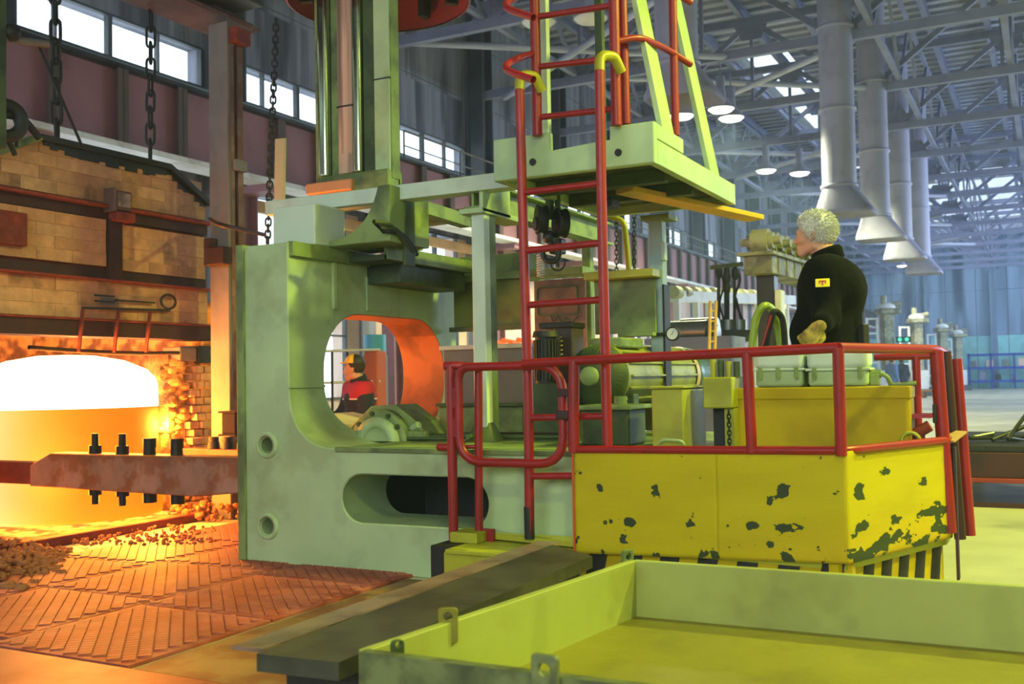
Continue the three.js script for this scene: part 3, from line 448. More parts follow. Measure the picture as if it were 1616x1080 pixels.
// ---------------------------------------------------------------- the pale green manipulator: frame, tongs, gantry
const PZ = -5.35, PX0 = -4.862, PXG = -4.457, RZ = -7.52, DECK = 0.78;
{
  const f = thing('manipulator_frame', 'massive pale green L-shaped steel frame with a large rounded window and a long slot', 'machine frame');
  const L = (y0) => { const s = new THREE.Shape(); s.moveTo(PX0, 0); s.lineTo(PX0, 2.14); s.lineTo(PXG, 2.14); s.lineTo(PXG, 1.18); s.bezierCurveTo(PXG, 0.93, -4.34, DECK, -4.08, DECK); s.lineTo(-0.95, DECK); s.lineTo(-0.95, y0); if (y0 > 0) { s.lineTo(-4.36, y0); s.lineTo(-4.36, 0); } s.lineTo(PX0, 0); return s; };
  const fs = L(0);
  fs.holes.push(rrect(-4.035, 0.315, -2.97, 0.62, 0.152, THREE.Path));
  for (const y of [0.793, 0.255]) { const h = new THREE.Path(); h.absarc(-4.645, y, 0.062, 0, 2 * Math.PI, true); fs.holes.push(h); }
  const tunnel = ext(rrect(5.72, 0.8, 7.32, 1.7, 0.42), 1.4).rotateY(Math.PI / 2).translate(-5.4, 0, 0);   // x and z: shape x runs to -z
  const frontG = cut(ext(fs, 0.5, 0.008).translate(0, 0, PZ - 0.5), tunnel), rearG = cut(ext(L(0.6), -RZ + PZ - 0.5).translate(0, 0, RZ), tunnel);
  mesh('front_frame', frontG, M.green, f); mesh('rear_frame', rearG, M.green, f);
  const ring = rrect(5.72, 0.8, 7.32, 1.7, 0.42); ring.holes.push(rrect(5.726, 0.806, 7.314, 1.694, 0.415, THREE.Path)); mesh('firelit_window_lining', ext(ring, PXG - PX0 - 0.012).rotateY(Math.PI / 2).translate(PX0 + 0.006, 0, 0), mat('#c0683c', { tex: 'grime', rough: 0.6 }), f);  // added orange lining carries the furnace light on the window walls
  mesh('edge_strip', B(PX0 - 0.03, PX0 + 0.035, 0, 2.15, PZ - 0.12, PZ + 0.02, 0.006), M.greenDirty, f);
  for (const y of [0.793, 0.255]) mesh('hole_collar', lathe([[0.061, -0.02], [0.061, 0.02], [0.082, 0.018], [0.09, 0.0], [0.09, -0.02]], 32).rotateX(Math.PI / 2).translate(-4.645, y, PZ), M.green, f);
  mesh('top_lip', [B(PXG - 0.02, PXG + 0.03, 2.05, 2.15, RZ, PZ - 0.02, 0.006)], M.greenDirty, f);
  mesh('weld_ledge', [B(PXG - 0.01, PXG + 0.012, 1.172, 1.19, -5.72, PZ + 0.003), B(PXG - 0.01, PXG + 0.012, 1.172, 1.19, RZ, -7.32)], M.green, f);
  const c0 = oX(577, 437, PXG), c1 = oX(616, 494, PXG); mesh('cover_plate', B(PXG - 0.01, PXG + 0.012, c1.y, c0.y, c1.z, c0.z, 0.004), M.green, f);
  mesh('rib', B(PXG - 0.01, PXG + 0.02, 1.72, 2.05, -5.86, -5.82, 0.004), M.green, f);
  mesh('firelit_floor', B(-4.3, -1.0, 0.021, 0.05, -7.5, -5.9), M.red, f); mesh('sill_lip', B(-4.08, -1.0, DECK - 0.022, DECK + 0.01, PZ - 0.03, PZ + 0.014, 0.005), M.greenDirty, f);  // floor coloured red for the furnace light falling on it
  mesh('deck_plate', B(-4.0, -1.0, DECK, DECK + 0.012, RZ + 0.1, PZ - 0.06, 0.003), M.greenDirty, f);
  mesh('slot_darkening_plate', [B(-3.95, -1.0, 0.2, 0.7, -6.3, -6.2), B(-4.3, -1.0, 0.05, 0.7, -7.45, -7.35), B(-4.3, -4.2, 0.0, 0.6, -7.45, -6.0)], M.black, f);  // black plates added to darken the view through the slot
}
// tong arms that grip the ingot, bolted through with heavy bolts
const boltMat = mat('#26221f', { rough: 0.5, metal: 0.5, tex: null });
{
  const arm = thing('tong_arm', 'thick beige steel tong arm with heavy bolts reaching in front of the ingot', 'tong arm');
  const z0 = -5.58, z1 = -5.4, s = shapeOf([[-4.93, 0.46], [-4.93, 0.70], [-6.85, 0.70], [-7.08, 0.6], [-7.08, 0.44], [-5.35, 0.42]]);
  mesh('bar', ext(s, 0.18, 0.008).translate(0, 0, z0), mat('#a58a76', { tex: 'rust', rough: 0.55, scale: 0.8 }), arm);
  mesh('jaw', [B(-8.3, -7.06, 0.45, 0.62, z0 + 0.02, z1 - 0.02, 0.01)], RUST_AND_FIRELIGHT, arm);
  for (const [px, nut] of [[150, 1], [193, 1], [236, 0], [279, 0]]) {
    const x = oZ(px, 720, -5.49).x, b = [];
    if (nut) b.push(rod(V(x, 0.4, -5.49), V(x, 0.74, -5.49), 0.025, 8), hexBolt(0.05, 0.06, 0.09).map((g) => g.translate(x, 0.70, -5.49)), hexBolt(0.05, 0.055, 0.07).map((g) => g.rotateX(Math.PI).translate(x, 0.44, -5.49)));
    else b.push(rod(V(x, 0.4, -5.49), V(x, 0.74, -5.49), 0.025, 8), new THREE.CylinderGeometry(0.042, 0.046, 0.06, 12).translate(x, 0.73, -5.49), new THREE.CylinderGeometry(0.05, 0.05, 0.07, 6).translate(x, 0.785, -5.49), hexBolt(0.052, 0.09).map((g) => g.rotateX(Math.PI).translate(x, 0.44, -5.49)));
    mesh('bolt', b, boltMat, arm);
  }
  const rear = thing('tong_arm', 'rear tong arm behind the ingot with firelight red in its colour and dark hex bolts', 'tong arm');
  const ry = oZ(330, 709, -6.85).y; mesh('bar', B(oZ(285, 715, -6.85).x, -4.87, ry - 0.18, ry, -6.97, -6.82, 0.01), mat('#a84a34', { tex: 'rust', rough: 0.6 }), rear);  // bar coloured red for the firelight on its top
  for (const px of [336, 358, 382]) { const x = oZ(px, 700, -6.88).x; mesh('bolt', [new THREE.CylinderGeometry(0.05, 0.055, 0.06, 12).translate(x, ry + 0.03, -6.89), new THREE.CylinderGeometry(0.045, 0.045, 0.05, 6).translate(x, ry + 0.08, -6.89)], boltMat, rear); }
  const bk = thing('arm_bracket', 'dark bracket at the left edge of the green frame behind the tong arm', 'bracket'); mesh('plate', B(-5.05, -4.93, 0.1, 0.46, -7.0, -6.8, 0.01), DARK_RED, bk); mesh('foot', B(-5.2, -4.93, 0.06, 0.18, -7.05, -6.75, 0.02), M.black, bk);
}
// saddle and bracket over the leg of the frame
{
  const s = thing('saddle_block', 'pale green bracket and dark curved saddle on top of the frame leg', 'saddle block');
  const a = oZ(430, 332, -5.6), b = oZ(497, 384, -5.6), e = oZ(592, 384, -5.75), y1 = oZ(497, 325, -5.6).y;
  mesh('front_bracket', B(a.x, b.x, 2.15, y1 + 0.02, -5.95, -5.6, 0.012), M.greenPale, s);
  const sh = new THREE.Shape(); sh.moveTo(b.x, 2.15); sh.lineTo(b.x, 2.19); sh.bezierCurveTo(b.x + 0.26, 2.2, b.x + 0.36, 2.34, b.x + 0.42, y1 + 0.12); sh.lineTo(e.x + 0.12, y1 + 0.12); sh.lineTo(e.x + 0.12, 2.15); sh.lineTo(b.x, 2.15);
  mesh('curved_saddle', ext(sh, 0.5, 0.006).translate(0, 0, -6.25), M.greenDirty, s);
  mesh('side_plate', [B(e.x + 0.1, e.x + 0.13, 2.0, y1 + 0.14, oX(640, 350, e.x + 0.13).z, -6.05, 0.006)], M.greenDark, s);
  const g = oX(640, 345, -4.12), h = oX(664, 396, -4.12); mesh('gusset', ext(shapeOf([[-g.z - 0.1, g.y + 0.12], [-g.z + 0.06, g.y + 0.12], [-h.z, h.y], [-g.z - 0.05, h.y]]), 0.05).rotateY(Math.PI / 2).translate(-4.15, 0, 0), M.greenDirty, s);
  const cb = thing('cable_bundle', 'bundle of black cables curving down under the saddle block', 'cables');
  for (let i = 0; i < 6; i++) mesh('cable', hose([oX(590 + i * 3, 350 + i * 3, -3.92), oX(612 + i * 4, 354 + i * 3, -3.9), oX(634 + i * 3, 376 + i * 2, -3.9), oX(648 + i * 2, 402, -3.92)], 0.016, 24, 7), i % 3 ? M.rubber : M.greenDark, cb);
  const sf = thing('cable_shelf', 'green steel shelf projecting from the frame leg under the cables', 'shelf');
  const p = oX(611, 387, -4.1), q = oX(611, 405, -4.1), r = oX(744, 430, -4.1); mesh('tray', [B(PXG, -4.1, q.y - 0.02, q.y + 0.02, r.z, p.z, 0.004)], M.greenDark, sf); mesh('front_edge', B(-4.13, -4.09, q.y - 0.02, p.y, r.z, p.z, 0.006), M.greenDirty, sf); mesh('under_box', B(PXG, -4.16, q.y - 0.16, q.y - 0.02, r.z, p.z - 0.25, 0.01), M.greenDark, sf);
}
// press column behind the frame, polished guide strips, and the red bell at its head
{
  const Z = -6.5, x = (px) => oZ(px, 200, Z).x, t = thing('press_column', 'tall green press column with polished guide bars rising behind the frame leg', 'column'), Y0 = oZ(520, 330, -6.5).y, Y1 = 5.6, yb = oZ(520, 292, Z).y;
  const zd = oX(630, 200, x(614)).z; mesh('core', B(x(492), x(614), Y0, Y1, zd, Z - 0.12), M.greenDark, t); mesh('side_plate', B(x(612), x(615), yb, Y1, zd, Z - 0.03, 0.004), M.greenDirty, t);
  for (const [a, b] of [[498, 514], [553, 567]]) mesh('guide_bar', B(x(a), x(b), yb + 0.06, Y1, Z - 0.14, Z - 0.01, 0.035), M.chrome, t);
  mesh('firelit_plate', B(x(529), x(552), yb + 0.08, Y1, Z - 0.14, Z - 0.03, 0.012), mat('#c9a488', { tex: 'streak', scale: 0.7, sy: 3, rough: 0.5 }), t);  // orange-beige tint is furnace light put into the plate colour
  mesh('green_plate', B(x(588), x(613), yb - 0.1, Y1, Z - 0.14, Z - 0.02, 0.012), M.green, t); mesh('dark_strip', B(x(567.5), x(588), yb, Y1, Z - 0.14, Z - 0.05, 0.01), M.greenDark, t); mesh('side_strip', [B(x(490), x(497), yb, Y1, Z - 0.2, Z - 0.06, 0.01), B(x(515), x(529), yb, Y1, Z - 0.14, Z - 0.07)], M.greenDirty, t);
  mesh('plate_joint', [B(x(528), x(553), oZ(540, 165, Z).y - 0.012, oZ(540, 165, Z).y, Z - 0.1, Z - 0.025), B(x(587), x(614), oZ(600, 122, Z).y - 0.01, oZ(600, 122, Z).y, Z - 0.1, Z - 0.015)], M.black, t);
  mesh('firelit_foot_block', B(x(488), x(560), oZ(520, 306, Z).y, oZ(520, 288, Z).y, Z - 0.2, Z + 0.06, 0.015), mat('#c98a5a', { rough: 0.6 }), t); mesh('foot_plate', [B(x(500), x(614), oZ(520, 330, Z).y, oZ(520, 278, Z).y, zd - 0.04, Z + 0.02, 0.02)], M.greenDirty, t);  // foot block coloured orange for the furnace light on it
  const c = V((x(492) + x(628)) / 2, oZ(560, 12, Z - 0.36).y, Z - 0.36), r = thing('bell_cover', 'large red bell-shaped cover round the head of the press column', 'cover', null, c);
  mesh('bell', lathe([[0.73, 0], [0.75, 0.01], [0.735, 0.1], [0.66, 0.4], [0.56, 0.6], [0.545, 0.58], [0.64, 0.39], [0.715, 0.1], [0.725, 0.01]], 48), mat('#84281c', { rough: 0.5 }), r);
  for (let k = 0; k < 10; k++) mesh('inner_rib', B(0.58, 0.68, 0.06, 0.42, -0.03, 0.03).rotateY(k * Math.PI / 5 + 0.25), M.black, r);
}
// gantry of pale green beams and posts carrying the platform
const GZ = -5.95;
{
  const g = thing('gantry', 'pale green gantry of beams and posts standing on the frame deck', 'gantry');
  const a = oZ(428, 331, GZ), b = oZ(822, 284, GZ); mesh('cross_beam', bar(a, b, 0.14, 0.105, 0.006), M.greenPale, g);
  const xb = oZ(748, 310, GZ).x, yb = oX(735, 304, xb).y, zf = oX(957, 376, xb).z;
  mesh('long_beam', [profile(V(xb, yb, GZ + 0.02), V(xb, yb, zf), ISEC(0.14, 0.19, 0.018))], M.greenDirty, g); mesh('bracket', [B(xb - 0.09, xb + 0.09, yb - 0.13, yb - 0.095, GZ - 0.6, GZ + 0.05, 0.004), B(xb + 0.06, xb + 0.09, yb - 0.12, yb + 0.11, GZ - 0.35, GZ + 0.04, 0.004)], M.green, g);
  const y0 = DECK + 0.012; const post = (px, py, z, top, w, d, m, n = 'post') => { const p = oZ(px, py, z); mesh(n, B(p.x - w / 2, p.x + w / 2, y0, top, z - d, z, 0.008), m, g); return p; };
  const p1 = post(756, 500, GZ, yb - 0.1, 0.1, 0.08, M.greenPale); mesh('post_flange', B(p1.x + 0.02, p1.x + 0.05, y0, yb - 0.1, GZ - 0.16, GZ - 0.08, 0.004), M.greenDirty, g);
  const foot = new THREE.CylinderGeometry(0.05, 0.15, 0.16, 4, 1).rotateY(Math.PI / 4).scale(1, 1, 0.8).translate(p1.x, y0 + 0.08, GZ - 0.05); mesh('post_foot', foot, M.greenDark, g);
  post(926, 480, zf + 0.1, yb - 0.09, 0.08, 0.08, M.greenDirty);
  const p3 = post(1036, 470, -6.95, oZ(1036, 342, -6.95).y, 0.1, 0.1, mat('#9fb8b4', { rough: 0.5 })); mesh('post_channel', B(p3.x + 0.05, p3.x + 0.065, y0, oZ(1036, 450, -6.95).y, -7.05, -6.93), M.black, g); mesh('post_cap', B(p3.x - 0.09, p3.x + 0.12, oZ(1036, 348, -6.95).y, oZ(1036, 340, -6.95).y, -7.1, -6.9, 0.004), M.greenDirty, g); mesh('hinge_plate', B(p3.x + 0.05, p3.x + 0.075, oZ(1036, 412, -6.95).y, oZ(1036, 384, -6.95).y, -6.99, -6.93, 0.004), M.greenPale, g);
  mesh('back_beam', [bar(oX(632, 318, -4.15), oX(735, 350, -4.15), 0.1, 0.1, 0.005)], M.greenDirty, g); mesh('short_beam', bar(oZ(640, 352, -7.4), oZ(745, 338, -7.4), 0.1, 0.1, 0.005), M.greenDark, g);
}
// guard screens behind the deck machinery
{
  const z = -7.35, s = thing('guard_screen', 'olive green steel guard panels with a flanged top behind the ladder', 'guard panel'), Y = (px, py) => oZ(px, py, z).y, X = (px) => oZ(px, 480, z).x;
  mesh('top_flange', B(X(716), X(925), Y(820, 440), Y(820, 428), z - 0.2, z + 0.06, 0.005), M.greenDirty, s); mesh('left_panel', B(X(716), X(828), Y(770, 516), Y(770, 441), z - 0.02, z, 0.004), mat('#76852f', { tex: 'grime', rough: 0.55 }), s); mesh('left_box', B(X(716), X(818), Y(770, 441), Y(770, 400), z - 0.4, z - 0.1, 0.01), M.greenDirty, s);
  mesh('left_sill', B(X(712), X(826), Y(770, 522), Y(770, 515), z - 0.05, z + 0.04), M.greenDark, s); mesh('brown_panel', B(X(843), X(924), Y(880, 620), Y(880, 441), z - 0.02, z, 0.004), mat('#a3795a', { tex: 'grime', rough: 0.55 }), s);
  mesh('raised_frame', cut(ext(rrect(X(848), Y(880, 498), X(913), Y(880, 452), 0.03), 0.012).translate(0, 0, z), ext(rrect(X(850), Y(880, 496), X(911), Y(880, 454), 0.025), 0.05).translate(0, 0, z - 0.02)), M.greenDark, s);
  const zig = []; const pts = [[868, 498], [873, 508], [880, 499], [886, 510], [893, 500], [900, 512], [912, 498]]; for (let i = 0; i < pts.length - 1; i++) zig.push(bar(oZ(...pts[i], z + 0.004), oZ(...pts[i + 1], z + 0.004), 0.006, 0.006)); mesh('weld_zigzag', zig, M.greenDark, s);
  const t = thing('guard_screen', 'clean green guard panel with a wide top flange beside the pale blue-green post', 'guard panel'), z2 = -6.9, X2 = (px) => oZ(px, 480, z2).x, Y2 = (py) => oZ(1000, py, z2).y;
  mesh('panel', B(X2(938), X2(1034), Y2(526), Y2(440), z2 - 0.03, z2, 0.004), M.greenDirty, t); mesh('top_flange', B(X2(932), X2(1040), Y2(440), Y2(428), z2 - 0.15, z2 + 0.12, 0.006), M.yellowGreen, t); mesh('bottom_flange', B(X2(980), X2(1034), Y2(532), Y2(526), z2 - 0.03, z2 + 0.06, 0.004), M.greenDirty, t);
}
// machinery on the deck
{
  const D0 = DECK + 0.012, z = -5.95;
  const b = thing('bearing_housing', 'dark green bearing housing with round cover in front of the frame window', 'bearing'), c = oZ(600, 697, z);
  const hs = shapeOf([[-0.36, 0], [-0.36, 0.04], [-0.22, 0.16], [-0.12, 0.24], [0.08, 0.25], [0.26, 0.13], [0.36, 0.02], [0.36, 0]]); mesh('housing', ext(hs, 0.3, 0.012).translate(c.x, D0, z - 0.36), M.greenDirty, b);
  const half = (g) => cut(g, B(-9, 0, -3, D0, -9, 0)); mesh('cover_ring', half(lathe([[0.15, -0.05], [0.23, -0.05], [0.23, 0.02], [0.15, 0.02], [0.15, -0.05]], 40).rotateX(Math.PI / 2).translate(c.x, D0 - 0.01, z)), M.greenDirty, b); mesh('hub_disc', half(lathe([[0.001, 0.03], [0.11, 0.03], [0.11, 0.06], [0.175, 0.06], [0.175, -0.05], [0.001, -0.05]], 40).rotateX(Math.PI / 2).translate(c.x, D0 - 0.01, z)), M.green, b);
  for (const a of [0.55, 1.1, 1.8, 2.5]) mesh('bolt', new THREE.CylinderGeometry(0.016, 0.016, 0.05, 6).rotateX(Math.PI / 2).translate(c.x + 0.195 * Math.cos(a), D0 + 0.195 * Math.sin(a), z + 0.02), M.greenDark, b);
  const v = thing('hydraulic_valve', 'small dirty green hydraulic valve and pipes right of the bearing housing', 'valve'), vx = oZ(650, 690, z).x; mesh('body', B(vx - 0.06, vx + 0.1, D0, D0 + 0.07, z - 0.14, z - 0.02, 0.012), M.greenDirty, v); mesh('cap', rod(V(vx - 0.05, D0 + 0.08, z - 0.08), V(vx + 0.02, D0 + 0.11, z - 0.06), 0.025), M.green, v); mesh('pipe', [pipe([V(vx + 0.1, D0 + 0.03, z - 0.08), V(vx + 0.45, D0 + 0.04, z - 0.08), V(vx + 0.5, D0 + 0.04, z + 0.1)], 0.018), pipe([V(vx - 0.2, D0 + 0.02, z), V(vx + 0.3, D0 + 0.02, z)], 0.012)], M.greenDark, v);
  const y = thing('pale_cover', 'pale yellow sheet cover seen through the frame window below the seated worker', 'cover'); mesh('sheet', ext(shapeOf([[-5.3, 0.95], [-4.88, 0.87], [-4.88, 0.84], [-5.3, 0.92]]), 1.35, 0.004).translate(0, 0, -7.2), mat('#e6dfae', { rough: 0.6 }), y); for (const [lx, lz] of [[-5.25, -7.1], [-5.25, -5.95], [-4.92, -7.1], [-4.92, -5.95]]) mesh('leg', B(lx - 0.025, lx + 0.025, 0, 0.92 - (lx + 5.3) * 0.18, lz - 0.025, lz + 0.025), M.greenDirty, y);
  const z3 = -6.55, X = (px) => oZ(px, 600, z3).x, Y = (py) => oZ(770, py, z3).y;
  const k = thing('grey_cabinet', 'low grey steel cabinet with a pale top edge behind the red gate', 'cabinet'); mesh('body', B(X(700), X(832), D0, Y(551), z3 - 0.4, z3, 0.008), mat('#6f6a5e', { rough: 0.5 }), k); mesh('top', B(X(696), X(834), Y(551), Y(544), z3 - 0.42, z3 + 0.02, 0.004), mat('#c7c3ac', { rough: 0.5 }), k); mesh('plinth', B(X(700), X(832), D0, Y(640), z3, z3 + 0.08, 0.006), M.greenDirty, k); mesh('ledge', B(X(700), X(838), Y(641), Y(636), z3, z3 + 0.12, 0.003), M.greenDark, k);
  const u = thing('pipe_run', 'thin pipes running along the deck behind the red gate', 'pipe'); for (const [py, r, mm] of [[690, 0.014, M.greenDark], [698, 0.01, M.greenDirty], [684, 0.008, M.redDark]]) mesh('pipe', pipe([oZ(715, py, -6.1), oZ(905, py, -6.1)], r), mm, u);
  const w = thing('pale_box', 'pale green steel box with a red strip on the deck behind the gate latch', 'box'); mesh('body', B(oZ(840, 650, -6.25).x, oZ(905, 650, -6.25).x, D0, oZ(870, 640, -6.25).y, -6.5, -6.25, 0.01), M.greenPale, w); mesh('strip', B(oZ(840, 650, -6.25).x, oZ(905, 650, -6.25).x, oZ(870, 643, -6.25).y, oZ(870, 636, -6.25).y, -6.5, -6.24, 0.004), M.red, w); mesh('conduit', pipe([oZ(836, 640, -6.15), oZ(838, 690, -6.15), oZ(905, 692, -6.15)], 0.02), M.black, w);
  const pm = thing('pump_motor', 'dark upright pump motor with cooling ribs behind the ladder', 'motor'), pc = oZ(852, 600, -6.1); const ribs = []; for (let i = 0; i < 22; i++) ribs.push(B(0.07, 0.085, 0.02, 0.29, -0.006, 0.006).rotateY(i * Math.PI / 11)); mesh('body', [rod(V(0, 0, 0), V(0, 0.31, 0), 0.072, 22)].map((g) => g.translate(pc.x, oZ(852, 606, -6.1).y, -6.2)), M.black, pm); mesh('cooling_ribs', ribs.map((g) => g.translate(pc.x, oZ(852, 606, -6.1).y, -6.2)), M.black, pm); mesh('fan_cover', [rod(V(0, 0.31, 0), V(0, 0.35, 0), 0.09, 22, 0.08)].map((g) => g.translate(pc.x, oZ(852, 606, -6.1).y, -6.2)), M.black, pm); mesh('stand', B(pc.x - 0.09, pc.x + 0.25, D0, oZ(852, 606, -6.1).y, -6.35, -6.1, 0.01), M.greenDark, pm);
  const bx = thing('brown_box', 'dark brown steel box with a spring on its face beside the pump motor', 'box'), q0 = oZ(872, 514, -6.4), q1 = oZ(905, 610, -6.4); mesh('body', B(q0.x, q1.x, q1.y, q0.y, -6.6, -6.4, 0.015), mat('#3b3029', { tex: 'grime', rough: 0.6 }), bx); mesh('lid', B(q0.x - 0.1, q1.x + 0.01, q0.y - 0.02, q0.y + 0.02, -6.6, -6.38, 0.008), M.black, bx); const sp = []; for (let i = 0; i <= 60; i++) { const a = i / 60 * 12 * Math.PI; sp.push(V(q0.x + 0.06 + 0.02 * Math.cos(a), q0.y - 0.08 - i * 0.003, -6.38 + 0.02 * Math.sin(a))); } mesh('spring', hose(sp, 0.004, 120, 5), M.steel, bx);
  // the big motor lies along the hall: end bell, ribbed body, fan cowl
  const MOT = mat('#8d9436', { tex: 'grime', rough: 0.5 }); const mt = thing('electric_motor', 'big yellow-green electric motor lying behind the red rail', 'motor'), mc = oZ(936, 594, -6.15), r = 0.205, zb = oX(1085, 580, mc.x).z;
  const L = (z0, z1, pts) => lathe(pts.map(([rad, t]) => [rad, t]), 40).rotateX(-Math.PI / 2).scale(1, 1, (z0 - z1)).translate(mc.x, mc.y, z0);
  mesh('body', L(-6.25, zb + 0.35, [[r, 0], [r, 1]]), MOT, mt); mesh('end_bell', lathe([[0.001, 0.03], [0.07, 0.03], [0.08, 0.0], [0.15, -0.02], [0.2, -0.07], [r + 0.005, -0.12]], 40).rotateX(Math.PI / 2).translate(mc.x, mc.y, -6.13), M.greenDark, mt); mesh('shaft_cover', lathe([[0.001, 0.05], [0.06, 0.05], [0.065, 0.0]], 24).rotateX(Math.PI / 2).translate(mc.x, mc.y, -6.12), M.greenDirty, mt);
  const rb = []; for (let i = 0; i < 16; i++) { const a = i / 16 * 2 * Math.PI; rb.push(B(r - 0.005, r + 0.018, -0.006, 0.006, zb + 0.4, -6.3).rotateZ(a).translate(mc.x, mc.y, 0)); } mesh('cooling_ribs', rb, MOT, mt);
  mesh('cowl', L(zb + 0.33, zb, [[r + 0.01, 0], [r + 0.02, 0.1], [r + 0.01, 0.9], [0.001, 1]]), mat('#3c5a3e', { rough: 0.35 }), mt); mesh('cowl_band', L(zb + 0.42, zb + 0.34, [[r + 0.012, 0], [r + 0.016, 0.5], [r + 0.012, 1]]), mat('#b89a86', { rough: 0.5 }), mt); mesh('terminal_box', B(mc.x - 0.12, mc.x + 0.13, mc.y + r - 0.02, mc.y + r + 0.05, -6.75, -6.35, 0.015), M.greenDirty, mt); mesh('feet', [B(mc.x - 0.2, mc.x + 0.2, D0, mc.y - 0.12, -6.45, -6.35, 0.01), B(mc.x - 0.2, mc.x + 0.2, D0, mc.y - 0.12, zb + 0.5, zb + 0.6, 0.01)], M.greenDark, mt);
  const tk = thing('oil_tank', 'dark green oil tank with a lipped lid right of the gate', 'tank'), t0 = oZ(915, 640, -5.72), t1 = oZ(968, 700, -5.72); mesh('body', B(t0.x, t1.x + 0.1, D0, t0.y - 0.02, -6.02, -5.72, 0.02), M.greenDark, tk); mesh('lid', B(t0.x - 0.03, t1.x + 0.13, t0.y - 0.03, t0.y, -6.05, -5.69, 0.01), M.greenDirty, tk); mesh('filler_cap', rod(V(t1.x, t0.y, -5.85), V(t1.x, t0.y + 0.05, -5.85), 0.04, 16), M.greenDirty, tk);
  const yb = thing('yellow_box', 'narrow yellow-green steel box standing between the oil tank and the yellow cabinet', 'box'), a0 = oZ(1027, 614, -5.5), a1 = oZ(1080, 712, -5.5); mesh('body', B(a0.x, a1.x, DECK - 0.3, a0.y, oX(1114, 650, a1.x).z, -5.5, 0.012), M.yellowGreen, yb); mesh('lid', B(a0.x - 0.008, a1.x + 0.008, a0.y, a0.y + 0.012, oX(1114, 650, a1.x).z - 0.01, -5.49, 0.004), M.yellowGreen, yb); mesh('handle', pipe([oZ(1040, 700, -5.49), oZ(1046, 694, -5.47), oZ(1075, 696, -5.47), oZ(1080, 702, -5.49)], 0.008), M.green, yb);
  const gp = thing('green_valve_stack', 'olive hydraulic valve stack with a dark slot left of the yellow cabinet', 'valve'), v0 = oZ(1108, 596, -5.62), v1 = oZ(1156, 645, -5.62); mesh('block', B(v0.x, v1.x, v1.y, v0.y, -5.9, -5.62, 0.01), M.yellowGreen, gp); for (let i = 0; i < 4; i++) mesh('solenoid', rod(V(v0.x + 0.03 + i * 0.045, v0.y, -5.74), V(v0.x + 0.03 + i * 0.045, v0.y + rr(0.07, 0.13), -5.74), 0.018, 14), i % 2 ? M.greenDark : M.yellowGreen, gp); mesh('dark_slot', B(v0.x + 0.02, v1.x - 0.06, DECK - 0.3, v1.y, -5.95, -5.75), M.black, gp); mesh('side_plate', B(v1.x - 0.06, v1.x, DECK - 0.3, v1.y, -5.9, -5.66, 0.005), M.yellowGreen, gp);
  const cc = oZ(1150, 648, -5.6); chain('black roller chain hanging beside the yellow cabinet', V(cc.x, cc.y, -5.6), V(cc.x, DECK - 0.2, -5.6), 0.03, 0.004, 0.018, M.black, null);
  const yc = thing('yellow_cabinet', 'large bright yellow steel cabinet behind the red rail, carrying two control boxes', 'cabinet'), c0 = oZ(1158, 616, -5.74), c1 = oZ(1436, 616, -5.74); const body = new RoundedBoxGeometry(c1.x - c0.x, c0.y - 0.31, 0.2, 2, 0.03).translate((c0.x + c1.x) / 2, (c0.y + 0.31) / 2, -5.84); mesh('body', body, M.yellow, yc); mesh('top_band', B(c0.x - 0.004, c1.x + 0.004, oZ(1300, 631, -5.74).y, c0.y + 0.012, -5.945, -5.733, 0.01), M.yellow, yc);
  const cb = (x0, x1, label) => { const g = thing('control_box', label, 'control box'), p0 = oZ(x0, 584, -5.76), p1 = oZ(x1, 612, -5.76), yt = oZ(x0, 553, -5.76).y, yb2 = c0.y + 0.014; mesh('body', new RoundedBoxGeometry(p1.x - p0.x, p0.y - yb2, 0.16, 2, 0.02).translate((p0.x + p1.x) / 2, (p0.y + yb2) / 2, -5.845), M.green, g); mesh('lid', new RoundedBoxGeometry(p1.x - p0.x + 0.012, yt - p0.y, 0.17, 3, 0.03).translate((p0.x + p1.x) / 2, (p0.y + yt) / 2, -5.845), M.greenPale, g); mesh('flange', B(p0.x - 0.012, p1.x + 0.012, p0.y - 0.008, p0.y + 0.006, -5.935, -5.755, 0.004), M.greenPale, g); for (const k of [0.12, 0.5, 0.88]) mesh('clasp', [B(-0.012, 0.012, -0.045, 0.012, 0, 0.012, 0.003), new THREE.CylinderGeometry(0.009, 0.009, 0.02, 8).rotateX(Math.PI / 2).translate(0, -0.05, 0.004)].map((q) => q.translate(p0.x + (p1.x - p0.x) * k, p0.y, -5.762)), M.greenDirty, g); };
  cb(1191, 1267, 'left of two pale green control boxes on the yellow cabinet'); cb(1274, 1370, 'right of two pale green control boxes on the yellow cabinet, nearer the man');
  const gl = thing('cable_gland', 'small green cable gland at the right end of the right control box', 'cable gland'), gg = oZ(1380, 590, -5.8); mesh('gland', [rod(V(gg.x - 0.03, gg.y, -5.84), V(gg.x + 0.03, gg.y, -5.84), 0.022, 12), B(gg.x - 0.03, gg.x + 0.02, c0.y + 0.014, gg.y, -5.88, -5.81, 0.008)], M.greenDirty, gl); mesh('cable', hose([V(gg.x + 0.03, gg.y, -5.84), V(gg.x + 0.06, gg.y - 0.02, -5.84), V(gg.x + 0.08, c0.y + 0.02, -5.86), V(gg.x + 0.2, c0.y + 0.025, -5.88)], 0.012), M.greenDirty, gl);
